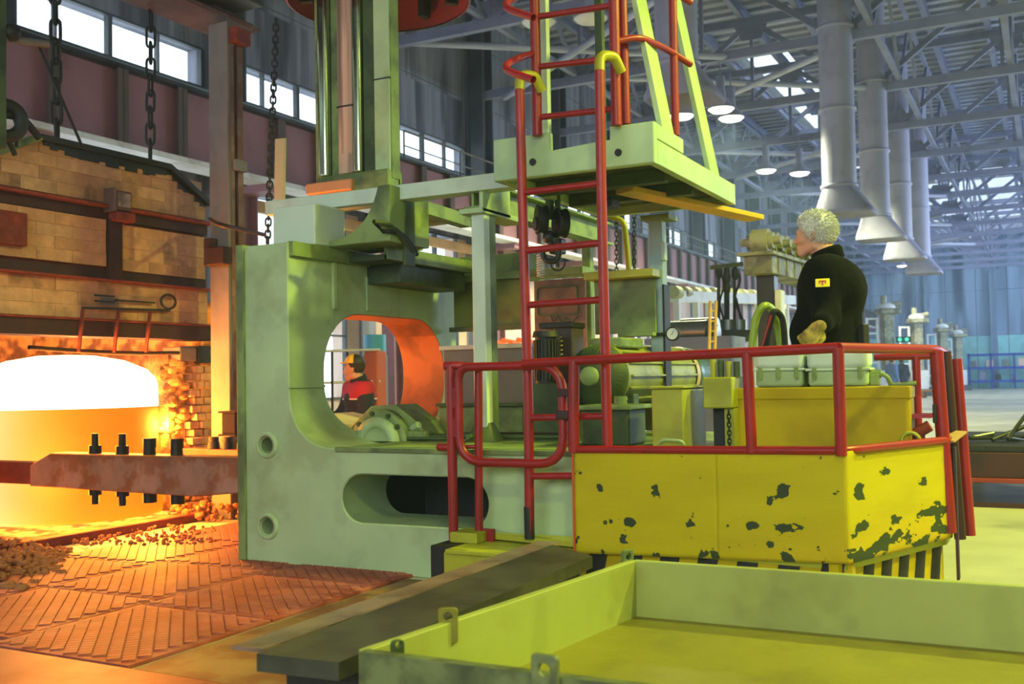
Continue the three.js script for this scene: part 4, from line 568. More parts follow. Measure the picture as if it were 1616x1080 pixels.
  const rv = thing('red_valve', 'rusty orange valve and pipe at the right end of the platform', 'valve'), r0 = oZ(1452, 690, -5.8); mesh('body', [rod(V(r0.x - 0.05, r0.y, r0.z), V(r0.x + 0.05, r0.y + 0.06, r0.z), 0.03), rod(V(r0.x, r0.y - 0.3, r0.z), V(r0.x, r0.y + 0.02, r0.z), 0.025)], RUST_AND_FIRELIGHT, rv); mesh('hand_wheel', new THREE.TorusGeometry(0.045, 0.01, 8, 20).translate(r0.x - 0.04, r0.y - 0.02, r0.z + 0.06), M.yellowGreen, rv); mesh('plate', B(r0.x - 0.08, r0.x + 0.06, r0.y + 0.1, r0.y + 0.12, r0.z - 0.15, r0.z + 0.02), M.red, rv);
  const hz = -6.4, hs1 = tag(mesh('hose', hose([oZ(1186, 560, hz), oZ(1189, 530, hz), oZ(1194, 500, hz), oZ(1204, 484, hz), oZ(1216, 486, hz - 0.1), oZ(1226, 510, hz - 0.2), oZ(1232, 560, hz - 0.2)], 0.024), mat('#9ab42c', { rough: 0.35 })), 'glossy yellow-green hose looping up behind the left control box', 'hose');
  tag(mesh('hose', hose([oZ(1208, 560, hz - 0.05), oZ(1214, 520, hz - 0.05), oZ(1222, 492, hz - 0.05), oZ(1233, 500, hz - 0.1), oZ(1240, 560, hz - 0.1)], 0.02), M.rubber), 'black hose loop just right of the glossy yellow-green hose', 'hose'); tag(mesh('red_rod', rod(oZ(1200, 556, hz + 0.05), oZ(1217, 498, hz), 0.009), M.red), 'thin red rod leaning between the two hose loops', 'rod');
}

// ---------------------------------------------------------------- overhead platform, ladders, operator platform, gate
{
  const z = -5.42, p = thing('overhead_platform', 'green steel platform overhead with a stepped front plate and yellow-lit side', 'platform'), X = (px, py = 220) => oZ(px, py, z).x, Y = (px, py) => oZ(px, py, z).y;
  const x0 = X(778), x1 = X(1032), xa = X(866), xb = X(962), y0 = 2.395, yl = Y(778, 221), yh = Y(1000, 195), yn = Y(905, 233), zb = oX(1157, 300, x1).z;
  mesh('front_plate', ext(shapeOf([[x0, y0], [x1, y0], [x1, yh], [xb, yh], [xb, yn + 0.02], [xa, yn], [xa, yl], [x0, yl]]), 0.06, 0.006).translate(0, 0, z - 0.06), M.green, p);
  mesh('side_plate', B(x1 - 0.05, x1, y0, y0 + 0.14, zb, z - 0.06, 0.006), M.green, p); mesh('side_upstand', B(x1 - 0.05, x1, y0 + 0.145, yh, oX(1079, 235, x1).z, z - 0.06, 0.006), M.green, p); mesh('left_plate', B(x0, x0 + 0.05, y0, y0 + 0.14, zb, z - 0.06), M.green, p); mesh('back_plate', B(x0, x1, y0, y0 + 0.14, zb - 0.05, zb), M.green, p);
  mesh('floor_plate', B(x0 + 0.05, x1 - 0.05, y0 + 0.06, y0 + 0.08, zb, z - 0.06), M.greenDark, p); for (const k of [0.3, 0.62]) mesh('under_beam', B(x0 + 0.05, x1 - 0.1, y0 - 0.02, y0 + 0.06, z - (z - zb) * k - 0.05, z - (z - zb) * k + 0.02, 0.004), M.greenDark, p);
  for (const [px, py] of [[841, 256], [976, 241]]) { const c = oZ(px, py, z); mesh('round_hole_plug', new THREE.CylinderGeometry(0.021, 0.021, 0.012, 20).rotateX(Math.PI / 2).translate(c.x, c.y, z + 0.002), M.black, p); }
  // slanting channel braces on the right side of the platform
  const br = (b, e) => mesh('slanted_brace', bar(oX(b[0], b[1], x1 - 0.02), oX(b[0], b[1], x1 - 0.02).add(V(e, 2.0, 0.16)), 0.035, 0.2, 0.005, V(0, 0, -1)), M.green, p);
  br([1052, 214], -0.32); br([1128, 290], -0.34);
  const pst = (px, y1, zz, m) => { const c = oZ(px, 100, zz); mesh('post', B(c.x - 0.025, c.x + 0.025, y0 + 0.08, 4.6, zz - 0.05, zz, 0.004), m, p); }; pst(857, 0, -5.5, M.greenPale); pst(945, 0, -6.0, M.greenDark);
  const pl = thing('yellow_plank', 'yellow plank sticking out to the right below the overhead platform', 'plank'); mesh('plank', bar(oD(985, 300, 6.6), oD(1192, 345, 7.4), 0.16, 0.035, 0.005), mat('#d9a83a', { rough: 0.6 }), pl); mesh('fixing_block', B(-2.55, -2.45, 2.3, 2.36, -6.25, -6.1, 0.01), M.black, pl);
}
const redTube = (parent, name, pts, r, bend) => mesh(name, pipe(pts, r, bend), M.red, parent);
{
  // lower ladder with hooked yellow-topped rails
  const z = -5.21, l = thing('access_ladder', 'long red ladder with hooked yellow tops leaning up to the overhead platform', 'ladder'), P = (a, b, zz = z) => oZ(a, b, zz);
  const lt = P(820, 142), rt = P(946, 112), lb = P(836, 850), rb = P(960, 740);
  redTube(l, 'left_rail', [lb, P(834, 640), P(824, 300), lt], 0.028, 0.02); redTube(l, 'right_rail', [rb, P(957, 640), P(949, 300), rt], 0.028, 0.02);
  const hookM = mat('#a9a31a', { rough: 0.4 }); const hk = (t, px, py) => mesh('hook', pipe([t, t.clone().add(V(0.0, 0.09, -0.01)), t.clone().add(V(0.05, 0.1, -0.1)), V(t.x + 0.07, t.y + 0.02, -5.36)], 0.029, 0.05), hookM, l); hk(lt); hk(rt);
  for (const [ya, yb] of [[304, 289], [396, 383], [482, 473], [574, 566], [660, 657], [752, 751]]) redTube(l, 'rung', [P(823 + (ya - 142) * 0.0205, ya), P(948 + (yb - 112) * 0.019, yb)], 0.02);
  mesh('black_foot', rod(P(834.6, 800), P(836, 851), 0.029), M.black, l);
  // upper caged ladder
  const zu = -5.38, u = thing('caged_ladder', 'upper red ladder with safety hoops rising from the overhead platform', 'ladder'), Q = (a, b, zz = zu) => oZ(a, b, zz);
  redTube(u, 'left_stile', [Q(848, 214), Q(842, -80)], 0.03); redTube(u, 'right_stile', [Q(973, 198), Q(967, -80)], 0.03); redTube(u, 'rear_stile', [Q(988, 196, -5.5), Q(980, -80, -5.5)], 0.026);
  for (const [ya, yb] of [[27, 8], [106, 92], [186, 172], [-60, -78]]) redTube(u, 'rung', [Q(846, ya), Q(970, yb)], 0.018);
  for (const dy of [0, -98]) { const h = [Q(843, 84 + dy), oZ(818, 92 + dy, -5.2), oZ(799, 104 + dy, -4.98), oZ(803, 112 + dy, -4.9), oZ(842, 126 + dy, -4.85)]; mesh('safety_hoop', hose(h, 0.02, 30), M.red, u); mesh('safety_hoop', hose([Q(970, 66 + dy), oZ(1005, 60 + dy, -5.5), oZ(1035, 70 + dy, -5.7), oZ(1062, 84 + dy, -5.9), oZ(1090, 102 + dy, -6.05)], 0.02, 30), M.red, u); }
  redTube(u, 'cage_bar', [oZ(1066, 214, -5.92), oZ(1060, -80, -5.92)], 0.025);
}
// operator platform: skirt, striped base, rails
const SA = V(-2.312, 0, -5.135), SB = V(-0.856, 0, -4.97), SC = V(-0.489, 0, -5.945);
{
  const p = thing('operator_platform', 'operator platform with scratched yellow skirt, striped base and red guard rails', 'platform');
  const skinTex = texture(1024, (u, v) => {                         // chipped yellow paint, worst low down and at the right end
    const w = 0.60 + 0.1 * (1 - step(0.0, 0.45, v)) * 0 , low = step(0.55, 0.0, v) * step(0.25, 0.9, u), a = nB(u * 2.5, v * 0.8), b = nA(u * 6, v * 1.6), chip = step(0.70 - 0.12 * low, 0.715 - 0.12 * low, 0.55 * a + 0.55 * b);
    const d = 0.92 + 0.12 * nA(u, v), sc = step(0.55, 0.75, nA(u * 1, v * 0.5)) * 0.03, rim = step(0.03, 0.0, v) * 0.15, chip2 = step(0.86 - 0.2 * low, 0.875 - 0.2 * low, nB(u * 7 + 0.3, v * 2.2)), c = [0.73 * d - sc, 0.665 * d - sc - 0.04 * low, 0.02 + 0.03 * low];
    const ch = Math.max(chip, chip2); return ch > 0 ? [0.21 * ch + c[0] * (1 - ch), 0.25 * ch + c[1] * (1 - ch), 0.15 * ch + c[2] * (1 - ch)] : [c[0] - rim, c[1] - rim, c[2]];
  });
  skinTex.wrapS = skinTex.wrapT = THREE.ClampToEdgeWrapping;
  const skinMat = new THREE.MeshPhysicalMaterial({ color: 0xffffff, map: skinTex, roughness: 0.6, specularIntensity: 0.4 }); skinMat.bumpMap = sized(T.bump, 0.8); skinMat.bumpScale = 0.002;
  // dented sheet: a fine grid between the skirt corners, given a thickness
  function sheet(a, b, ya0, ya1, yb0, yb1, u0, u1, dent) {
    const n = 40, m = 16, side = V(b.z - a.z, 0, a.x - b.x).normalize().negate(), pos = [], uv = [], idx = [], at = (i, j, k) => k * (n + 1) * (m + 1) + j * (n + 1) + i;
    for (const t of [0, -0.012]) for (let j = 0; j <= m; j++) for (let i = 0; i <= n; i++) { const s = i / n, q = j / m, y0 = ya0 + (yb0 - ya0) * s, y1 = ya1 + (yb1 - ya1) * s, p = a.clone().lerp(b, s), k = t + dent * (nA(s * 0.5 + u0, q * 0.4) - 0.5) * Math.sin(Math.PI * Math.min(1, q * 1.2)); p.addScaledVector(side, k); p.y = y0 + (y1 - y0) * q; pos.push(p.x, p.y, p.z); uv.push(u0 + (u1 - u0) * s, q); }
    for (let j = 0; j < m; j++) for (let i = 0; i < n; i++) { idx.push(at(i, j, 0), at(i + 1, j, 0), at(i + 1, j + 1, 0), at(i, j, 0), at(i + 1, j + 1, 0), at(i, j + 1, 0)); idx.push(at(i, j, 1), at(i + 1, j + 1, 1), at(i + 1, j, 1), at(i, j, 1), at(i, j + 1, 1), at(i + 1, j + 1, 1)); }
    const edge = []; for (let i = 0; i < n; i++) edge.push([at(i, 0, 0), at(i + 1, 0, 0)], [at(i + 1, m, 0), at(i, m, 0)]); for (let j = 0; j < m; j++) edge.push([at(0, j + 1, 0), at(0, j, 0)], [at(n, j, 0), at(n, j + 1, 0)]);
    const o = (n + 1) * (m + 1); for (const [e, f] of edge) idx.push(e, e + o, f, f, e + o, f + o);
    const g = new THREE.BufferGeometry(); g.setAttribute('position', new THREE.Float32BufferAttribute(pos, 3)); g.setAttribute('uv', new THREE.Float32BufferAttribute(uv, 2)); g.setIndex(idx); g.computeVertexNormals(); g.userData.ready = true; return g;
  }
  const M1 = SA.clone().lerp(SB, 0.56);
  mesh('skirt_panel', sheet(SA, M1, 0.255, 0.81, 0.29, 0.825, 0, 0.42, 0.02), skinMat, p); mesh('skirt_panel', sheet(M1, SB, 0.29, 0.825, 0.318, 0.838, 0.42, 0.72, 0.03), skinMat, p); mesh('skirt_panel', sheet(SB, SC, 0.318, 0.838, 0.322, 0.835, 0.72, 1, 0.02), skinMat, p);
  mesh('end_edge', B(SA.x - 0.012, SA.x, 0.25, 0.82, SA.z - 0.02, SA.z + 0.006), mat('#c8501e', { rough: 0.5 }), p);
  const up = (v, y) => V(v.x, y, v.z); mesh('kick_rail', [pipe([up(SA, 0.815), up(SB, 0.842), up(SC, 0.838)], 0.021, 0.03)], M.red, p);
  const t0 = oZ(826, 574, SA.z - 0.02); mesh('top_rail', pipe([t0, V(-2.296, 1.296, -5.125), V(-0.871, 1.321, -4.94)], 0.025, 0.02), M.red, p); mesh('top_rail', pipe([V(-0.871, 1.321, -4.94), V(-0.535, 1.32, -5.92), V(-0.56, 1.3, -6.95)], 0.025, 0.05), M.red, p);
  const A1 = V(-2.296, 1.296, -5.125), B1 = V(-0.871, 1.321, -4.94), k = (s) => [A1.clone().lerp(B1, s), up(SA, 0.8).lerp(up(SB, 0.83), s)];
  mesh('post', rod(...k(0.0), 0.03), M.red, p); mesh('post', rod(...k(0.69), 0.027), M.red, p); mesh('post', rod(B1, V(-0.875, 0.82, -4.965), 0.027), M.red, p); mesh('post', rod(V(-0.535, 1.31, -5.9), V(-0.5, 0.35, -5.925), 0.035), M.red, p); mesh('post', rod(V(-0.5, 1.31, -6.02), V(-0.46, 0.3, -6.05), 0.03), M.redDark, p); mesh('post', rod(V(-0.46, 1.27, -6.2), V(-0.42, 0.3, -6.2), 0.028), M.red, p); mesh('post', rod(V(-0.75, 1.3, -6.95), V(-0.75, 0.8, -6.95), 0.025), M.red, p); mesh('rear_rail', pipe([V(-0.56, 1.3, -6.95), V(-1.0, 1.3, -6.95)], 0.022), M.red, p);
  mesh('post_plate', B(-0.56, -0.54, 0.93, 1.03, -5.95, -5.86, 0.004), M.black, p);
  mesh('floor_plate', [ext(shapeOf([[-3.0, 5.28], [SA.x, -SA.z + 0.03], [SB.x - 0.02, -SB.z + 0.05], [SC.x - 0.03, -SC.z + 0.02], [-0.5, 6.9], [-0.94, 6.9], [-0.94, 5.33], [-3.0, 5.33]]), 0.03).rotateX(-Math.PI / 2).translate(0, 0.28, 0)], M.yellowGreen, p);
  mesh('step_plate', [B(-3.0, SA.x - 0.02, 0.245, 0.27, -5.32, -4.9, 0.006)], M.yellowGreen, p); mesh('step_edge', [B(-3.02, SA.x, 0.12, 0.25, -4.95, -4.92, 0.006)], M.yellowGreen, p);
  // base with slanting black stripes
  const base = [], stripes = []; const lay = (a, b, n, off) => { const side = V(b.z - a.z, 0, a.x - b.x).normalize().negate(); for (let i = 0; i < n; i++) { const c = (s, y, kk) => { const q = a.clone().lerp(b, s).addScaledVector(side, kk); q.y = y; return q; }; const s0 = i / n, s1 = (i + 0.5) / n, sh = 0.35 / n, g = new THREE.BufferGeometry(), v = [c(s0, 0.0, -0.05), c(Math.min(1, s1), 0.0, -0.05), c(Math.min(1, s1 + sh), 0.31, -0.05), c(s0 + sh, 0.31, -0.05)].flatMap((q) => [q.clone().addScaledVector(side, 0.004), q.clone().addScaledVector(side, -0.02)]); g.setAttribute('position', new THREE.Float32BufferAttribute(v.flatMap((q) => q.toArray()), 3)); g.setIndex([0, 2, 4, 0, 4, 6, 1, 5, 3, 1, 7, 5, 0, 1, 2, 2, 1, 3, 2, 3, 4, 4, 3, 5, 4, 5, 6, 6, 5, 7, 6, 7, 0, 0, 7, 1]); g.computeVertexNormals(); stripes.push(g); } const q0 = a.clone().addScaledVector(side, -0.08), q1 = b.clone().addScaledVector(side, -0.08); q0.y = q1.y = 0.155; base.push(bar(q0, q1, 0.05, 0.31)); };
  lay(SA, SB, 7); lay(SB, SC, 6); mesh('base_plate', base, M.yellow, p); for (const g of stripes) mesh('black_stripe', g, M.black, p);
  mesh('corner_block', [B(-3.16, -3.0, 0.0, 0.27, -5.28, -5.0, 0.012)], M.black, p); mesh('square_tube', B(-3.1, -2.92, 0.27, 0.33, -5.3, -5.12, 0.006), M.yellowGreen, p);
  const sp = []; // patches where the paint has come off
  const w = thing('red_post_cap', 'torn yellow and red metal scrap at the right top corner of the skirt', 'scrap'); mesh('flap', bar(V(-0.5, 0.83, -5.93), V(-0.44, 0.88, -6.0), 0.1, 0.012, 0.003), mat('#c9a36a', { rough: 0.6 }), w); mesh('strip', B(-0.475, -0.46, 0.1, 0.8, -5.99, -5.93, 0.003), M.redDark, w);
}
{
  const z = -5.17, g = thing('safety_gate', 'red tubular swing gate with rounded corners at the platform step', 'gate'), P = (a, b, zz = z) => oZ(a, b, zz);
  const x0 = P(724, 650).x, x1 = P(888, 650).x, y0 = P(800, 731).y, y1 = P(800, 578).y, r = 0.16;
  const ring = [V(x0 + r, y1, z), V(x1, y1, z), V(x1, y0, z), V(x0, y0, z), V(x0, y1, z), V(x0 + r, y1, z)]; mesh('frame', pipe(ring, 0.026, r), M.red, g); 
  mesh('latch', B(x1 - 0.02, x1 + 0.06, P(890, 626).y, P(890, 614).y, z - 0.03, z + 0.03, 0.005), M.redDark, g); mesh('latch', B(x1 - 0.03, x1 + 0.05, P(890, 662).y, P(890, 648).y, z - 0.03, z + 0.035, 0.005), M.redDark, g);
  mesh('hinge', B(x0 - 0.05, x0 - 0.01, P(715, 645).y, P(715, 612).y, z - 0.02, z + 0.02, 0.005), M.red, g); mesh('hinge', B(x0 - 0.05, x0 - 0.01, P(715, 690).y, P(715, 660).y, z - 0.02, z + 0.02, 0.005), M.red, g);
  const h = thing('gate_post', 'pair of upright red tubes at the left of the swing gate with a crossbar', 'gate post'); mesh('post', rod(P(716, 851, z), P(711, 578, z), 0.028), M.red, h); mesh('post', rod(P(756, 853, z - 0.07), P(755, 584, z - 0.07), 0.024), M.red, h); mesh('cross_tube', pipe([P(703, 578), P(716, 577), P(758, 580, z - 0.07)], 0.026), M.red, h); mesh('stub', [rod(P(693, 706, z - 0.05), P(716, 707, z), 0.024), rod(P(716, 707, z - 0.03), P(752, 705, z - 0.07), 0.012)], M.red, h); mesh('foot_gusset', B(P(752, 850).x, P(770, 850).x, 0.27, 0.34, z - 0.09, z - 0.06), M.red, h);
}
// pulley block, drooping chains and pipe under the overhead platform
{
  const z = -6.2, p = thing('pulley_block', 'dark twin-sheave pulley block hanging under the overhead platform', 'pulley'), c = oZ(870, 346, z);
  for (const [dx, dz] of [[-0.065, 0.02], [0.06, -0.02]]) { mesh('sheave', lathe([[0.02, -0.035], [0.075, -0.035], [0.1, -0.03], [0.085, 0], [0.1, 0.03], [0.075, 0.035], [0.02, 0.035]], 28).rotateZ(Math.PI / 2).rotateY(0.75 + dx).translate(c.x + dx, c.y - (dx > 0 ? 0.03 : 0), z + dz), M.black, p); mesh('red_hub', rod(V(-0.04, 0, 0), V(0.04, 0, 0), 0.045, 18).rotateY(0.75).translate(c.x + dx, c.y - (dx > 0 ? 0.05 : 0.03), z + dz + 0.02), M.redDark, p); }
  mesh('strap', [B(c.x - 0.03, c.x + 0.01, c.y, 2.46, z - 0.03, z + 0.03, 0.006), B(c.x + 0.02, c.x + 0.05, c.y, 2.46, z - 0.05, z - 0.01, 0.006)], M.greenDark, p); mesh('hook', [hose([V(c.x, c.y - 0.1, z), V(c.x - 0.01, c.y - 0.16, z), V(c.x + 0.05, c.y - 0.21, z), V(c.x + 0.03, c.y - 0.28, z), V(c.x - 0.05, c.y - 0.27, z), V(c.x - 0.07, c.y - 0.22, z)], 0.02), new THREE.SphereGeometry(0.045, 14, 10).translate(c.x - 0.02, c.y - 0.12, z)], M.darkSteel, p);
  const s = thing('coil_spring', 'bright white coil spring below the pulley block', 'spring'), pts = [], s0 = oZ(853, 402, -6.6), s1 = oZ(853, 438, -6.6); for (let i = 0; i <= 90; i++) { const a = i / 90 * 18 * Math.PI; pts.push(V(s0.x + 0.025 * Math.cos(a), s0.y + (s1.y - s0.y) * i / 90, -6.6 + 0.025 * Math.sin(a))); } mesh('coil', hose(pts, 0.006, 200, 5), M.white, s); mesh('end_cap', rod(V(s0.x, s0.y, -6.6), V(s0.x, s0.y + 0.06, -6.6), 0.02), M.steel, s);
  const l = thing('lever_hoist', 'small steel hoist with a hanging wire loop right of the coil spring', 'hoist'), q = oZ(880, 395, -6.6); mesh('body', [B(q.x - 0.05, q.x + 0.05, q.y - 0.03, q.y + 0.08, -6.65, -6.55, 0.015), rod(V(q.x, q.y - 0.03, -6.6), V(q.x, q.y - 0.12, -6.6), 0.012)], M.darkSteel, l); mesh('wire_loop', new THREE.TorusGeometry(0.055, 0.006, 6, 24, Math.PI).rotateZ(Math.PI).translate(q.x, q.y - 0.09, -6.6), M.black, l);
  const k = tag(mesh('bent_pipe', pipe([oZ(962, 342, -7.2), oZ(985, 348, -7.2), oZ(993, 432, -7.2)], 0.022, 0.12), M.yellowGreen), 'yellow-green bent pipe arching down right of the ladder', 'pipe');
  const ch = (px, lab) => chain(lab, oZ(px, 330, -7.6), oZ(px, 438, -7.6), 0.05, 0.0045, 0.024, M.black, null); ch(973, 'fine dark chain hanging just left of the bent yellow-green pipe'); ch(1001, 'fine dark chain hanging just right of the bent yellow-green pipe');
  const g = thing('pressure_gauge', 'small round pressure gauge with dark rim beside the pale blue-green post', 'gauge'), gc = oZ(1062, 527, -6.9); mesh('case', lathe([[0.001, -0.03], [0.045, -0.03], [0.05, -0.02], [0.05, 0.015], [0.042, 0.02], [0.04, 0.01], [0.001, 0.01]], 28).rotateX(Math.PI / 2).translate(gc.x, gc.y, gc.z), M.black, g); mesh('dial', new THREE.CylinderGeometry(0.04, 0.04, 0.004, 28).rotateX(Math.PI / 2).translate(gc.x, gc.y, gc.z + 0.012), M.white, g); mesh('needle', bar(V(gc.x - 0.005, gc.y - 0.012, gc.z + 0.016), V(gc.x + 0.012, gc.y + 0.025, gc.z + 0.016), 0.005, 0.002), M.black, g); mesh('stem', rod(V(gc.x - 0.14, gc.y, gc.z - 0.02), V(gc.x - 0.04, gc.y, gc.z), 0.012), M.black, g);
}
// foreground: yellow tray, dark beam with a flat plate, red trestle behind
{
  const yT = 0.52, A = oY(1000, 884, yT), Bq = oY(1640, 926.5, yT), C = oY(572, 1026, yT), dirX = Bq.clone().sub(A).normalize(), dirZ = C.clone().sub(A).normalize();
  const yB = oY(1000, 962, 0.3), t = thing('steel_tray', 'wide yellow-green steel tray with raised edges and lifting lugs in the foreground', 'tray'), h = 0.225, bot = yT - h;
  const at = (u, v, y) => { const q = A.clone().addScaledVector(dirX, u).addScaledVector(dirZ, v); q.y = y; return q; }, wall = (u0, v0, u1, v1, th, m, n, y0 = bot - 0.03, y1 = yT) => { const a = at(u0, v0, (y0 + y1) / 2), b = at(u1, v1, (y0 + y1) / 2); return mesh(n, bar(a, b, th, y1 - y0, 0.004), m, t); };
  const ym = mat('#a2ab52', { rough: 0.5, scale: 1.4 }), ym2 = mat('#857f1c', { rough: 0.5, scale: 1.1 }), LZ = C.clone().sub(A).length();
  wall(-0.0, 0.0, 2.2, 0.0, 0.03, ym, 'far_wall'); wall(0.0, 0, 0.0, LZ, 0.03, ym, 'left_wall'); wall(0, LZ, 2.2, LZ, 0.035, mat('#6f7c50', { tex: 'grime', scale: 0.35, rough: 0.6 }), 'near_wall'); wall(2.2, 0, 2.2, LZ, 0.03, ym, 'right_wall');
  const fl = [at(0, 0, 0), at(2.2, 0, 0), at(2.2, LZ, 0), at(0, LZ, 0)]; mesh('bottom', ext(shapeOf(fl.map((q) => [q.x, -q.z])), 0.02).rotateX(-Math.PI / 2).translate(0, bot, 0), ym2, t);
  const lug = (u, v, turn, m, s = 1) => { const q = at(u, v, yT), sh = rrect(-0.035 * s, -0.06, 0.035 * s, 0.05 * s, 0.012), ho = new THREE.Path(); ho.absarc(0, 0.015, 0.016 * s, 0, 2 * Math.PI, true); sh.holes.push(ho); mesh('lifting_lug', ext(sh, 0.015, 0.002).rotateY(turn).translate(q.x, q.y, q.z), m, t); };
  lug(0.0, LZ * 0.76, 0.5, ym2, 0.8); lug(0.53, LZ + 0.02, -0.1, mat('#7d8a5e', { tex: 'grime', scale: 0.3 })); lug(-0.02, 0.02, 1.2, M.greenDirty, 0.8); lug(0.07, LZ - 0.04, 1.1, M.greenDark, 0.5);
  for (let k = 0; k < 2; k++) for (const v of [0.15, LZ - 0.15]) mesh('skid', B(-0.05, 0.05, 0, bot - 0.02, -0.05, 0.05).translate(...at(0.2 + k * 1.8, v, 0).toArray()), M.black, t);
  const b = thing('dark_beam', 'long dark steel beam lying beside the yellow tray in the foreground', 'beam'), y = 0.44, p0 = oY(405, 1032, y), p1 = oY(872, 860, y), p2 = oY(935, 878, y), p3 = oY(534, 1046, y);
  const top = (k) => ext(shapeOf([p0, p1, p2, p3].map((q) => [q.x, -q.z])), k).rotateX(-Math.PI / 2); mesh('top_flange', top(0.05).translate(0, y - 0.05, 0), mat('#42453b', { tex: 'grime', rough: 0.45, scale: 0.9 }), b);
  const ins = (a, c, k) => a.clone().lerp(c, k); const q0 = ins(p0, p2, 0.06), q1 = ins(p1, p3, 0.06), q2 = ins(p2, p0, 0.06), q3 = ins(p3, p1, 0.06); mesh('web', ext(shapeOf([q0, q1, q2, q3].map((q) => [q.x, -q.z])), y - 0.05).rotateX(-Math.PI / 2), M.black, b);
  const fp = thing('flat_plate', 'thin reddish steel plate lying under the far edge of the dark beam', 'plate'), r0 = oY(366, 1023, 0.37), r1 = oY(850, 856, 0.37), d = p3.clone().sub(p0).normalize().multiplyScalar(0.12); const yy = 0.365;
  mesh('plate', ext(shapeOf([r0, r1, r1.clone().add(d), r0.clone().add(d)].map((q) => [q.x, -q.z])), 0.012).rotateX(-Math.PI / 2).translate(0, yy, 0), mat('#a08a86', { tex: 'grime', rough: 0.35, metal: 0.4, scale: 0.8 }), fp); mesh('support_block', bar(r0.clone().lerp(r1, 0.1).add(d).setY(0.18), r0.clone().lerp(r1, 0.9).add(d).setY(0.18), 0.06, 0.36), M.black, fp);
  const s = thing('red_trestle', 'dark red steel trestle loaded with steel bars on the floor at the right edge', 'trestle'), zt = -10.2; mesh('front_beam', B(-0.86, 0.9, 0.24, 0.47, zt - 0.1, zt, 0.01), M.redDark, s); mesh('lower_flange', B(-0.86, 0.9, 0.2, 0.24, zt - 0.14, zt + 0.04, 0.006), mat('#8a2a22', { rough: 0.6 }), s); mesh('top_rack', B(-0.9, 0.9, 0.47, 0.53, zt - 2.4, zt - 0.02, 0.01), M.black, s); mesh('leg', [B(-0.82, -0.7, 0, 0.2, zt - 0.3, zt - 0.1), B(-0.85, -0.7, 0, 0.47, zt - 2.3, zt - 2.1), B(0.6, 0.72, 0, 0.2, zt - 0.3, zt - 0.1)], M.redDark, s); mesh('ground_bar', B(-0.86, 0.9, 0, 0.04, zt + 0.15, zt + 0.2), M.redDark, s);
  [[1508, 708, 1568, 684], [1566, 704, 1640, 664], [1590, 694, 1630, 640], [1530, 712, 1640, 690], [1586, 712, 1640, 700]].forEach(([a, b2, c, e], i) => tag(mesh('steel_bar', rod(oZ(a, b2, zt - 0.4).setY(0.55 + i * 0.008), oZ(c, e, zt - 0.6 - i * 0.15), 0.02, 8), i ? M.darkSteel : M.steel), ['light grey bar leaning on the near left corner of the red trestle', 'second dark bar lying across the red trestle', 'steep dark bar rising from the red trestle at the right edge', 'long low dark bar lying across the red trestle', 'shortest dark bar on the red trestle by the right edge'][i], 'steel bar'));
}

// ---------------------------------------------------------------- people
function field(fn, c, half, res) {                              // an isosurface of fn (positive inside) in a cube round c
  const mc = new MarchingCubes(res, M.rubber, false, false, 160000), h = res / 2; mc.isolation = 0;
  for (let k = 0, o = 0; k < res; k++) for (let j = 0; j < res; j++) for (let i = 0; i < res; i++, o++) mc.field[o] = fn(c.x + (i - h) / h * half, c.y + (j - h) / h * half, c.z + (k - h) / h * half);
  mc.update();
  const g = new THREE.BufferGeometry(); g.setAttribute('position', new THREE.BufferAttribute(mc.positionArray.slice(0, mc.count * 3), 3)); g.setAttribute('normal', new THREE.BufferAttribute(mc.normalArray.slice(0, mc.count * 3), 3));
  const p = g.attributes.position; for (let i = 0; i < p.count; i++) p.setXYZ(i, c.x + p.getX(i) * half, c.y + p.getY(i) * half, c.z + p.getZ(i) * half);
  let q = mergeVertices((g.deleteAttribute('normal'), g), 1e-5); q.computeVertexNormals(); return q;
}
// bones: [from, to, radius, radius, flatten]; joined with a smooth maximum of minus the distances
const capsule = (x, y, z, [a, b, ra, rb]) => { const bx = b.x - a.x, by = b.y - a.y, bz = b.z - a.z, t = clamp(((x - a.x) * bx + (y - a.y) * by + (z - a.z) * bz) / (bx * bx + by * by + bz * bz + 1e-9)), dx = x - a.x - bx * t, dy = y - a.y - by * t, dz = z - a.z - bz * t; return ra + (rb - ra) * t - Math.sqrt(dx * dx + dy * dy + dz * dz); };
const smax = (a, b, k) => { const h = Math.max(k - Math.abs(a - b), 0) / k; return Math.max(a, b) + h * h * k * 0.25; };
const bonesField = (bones, k) => (x, y, z) => { let v = -9; for (const b of bones) v = smax(v, capsule(x, y, z, b), k); return v; };
const ell = (x, y, z, c, rx, ry, rz) => { const q = Math.hypot((x - c.x) / rx, (y - c.y) / ry, (z - c.z) / rz); return (1 - q) * Math.min(rx, ry, rz); };
const SKIN = mat('#c08a70', { tex: null, rough: 0.55, bump: 0 }), HAIR_GREY = mat('#c4c4be', { tex: null, scale: 0.12, rough: 0.9, bump: 0.004 }), LEATHER = mat('#1b1a18', { rough: 0.6, tex: null });
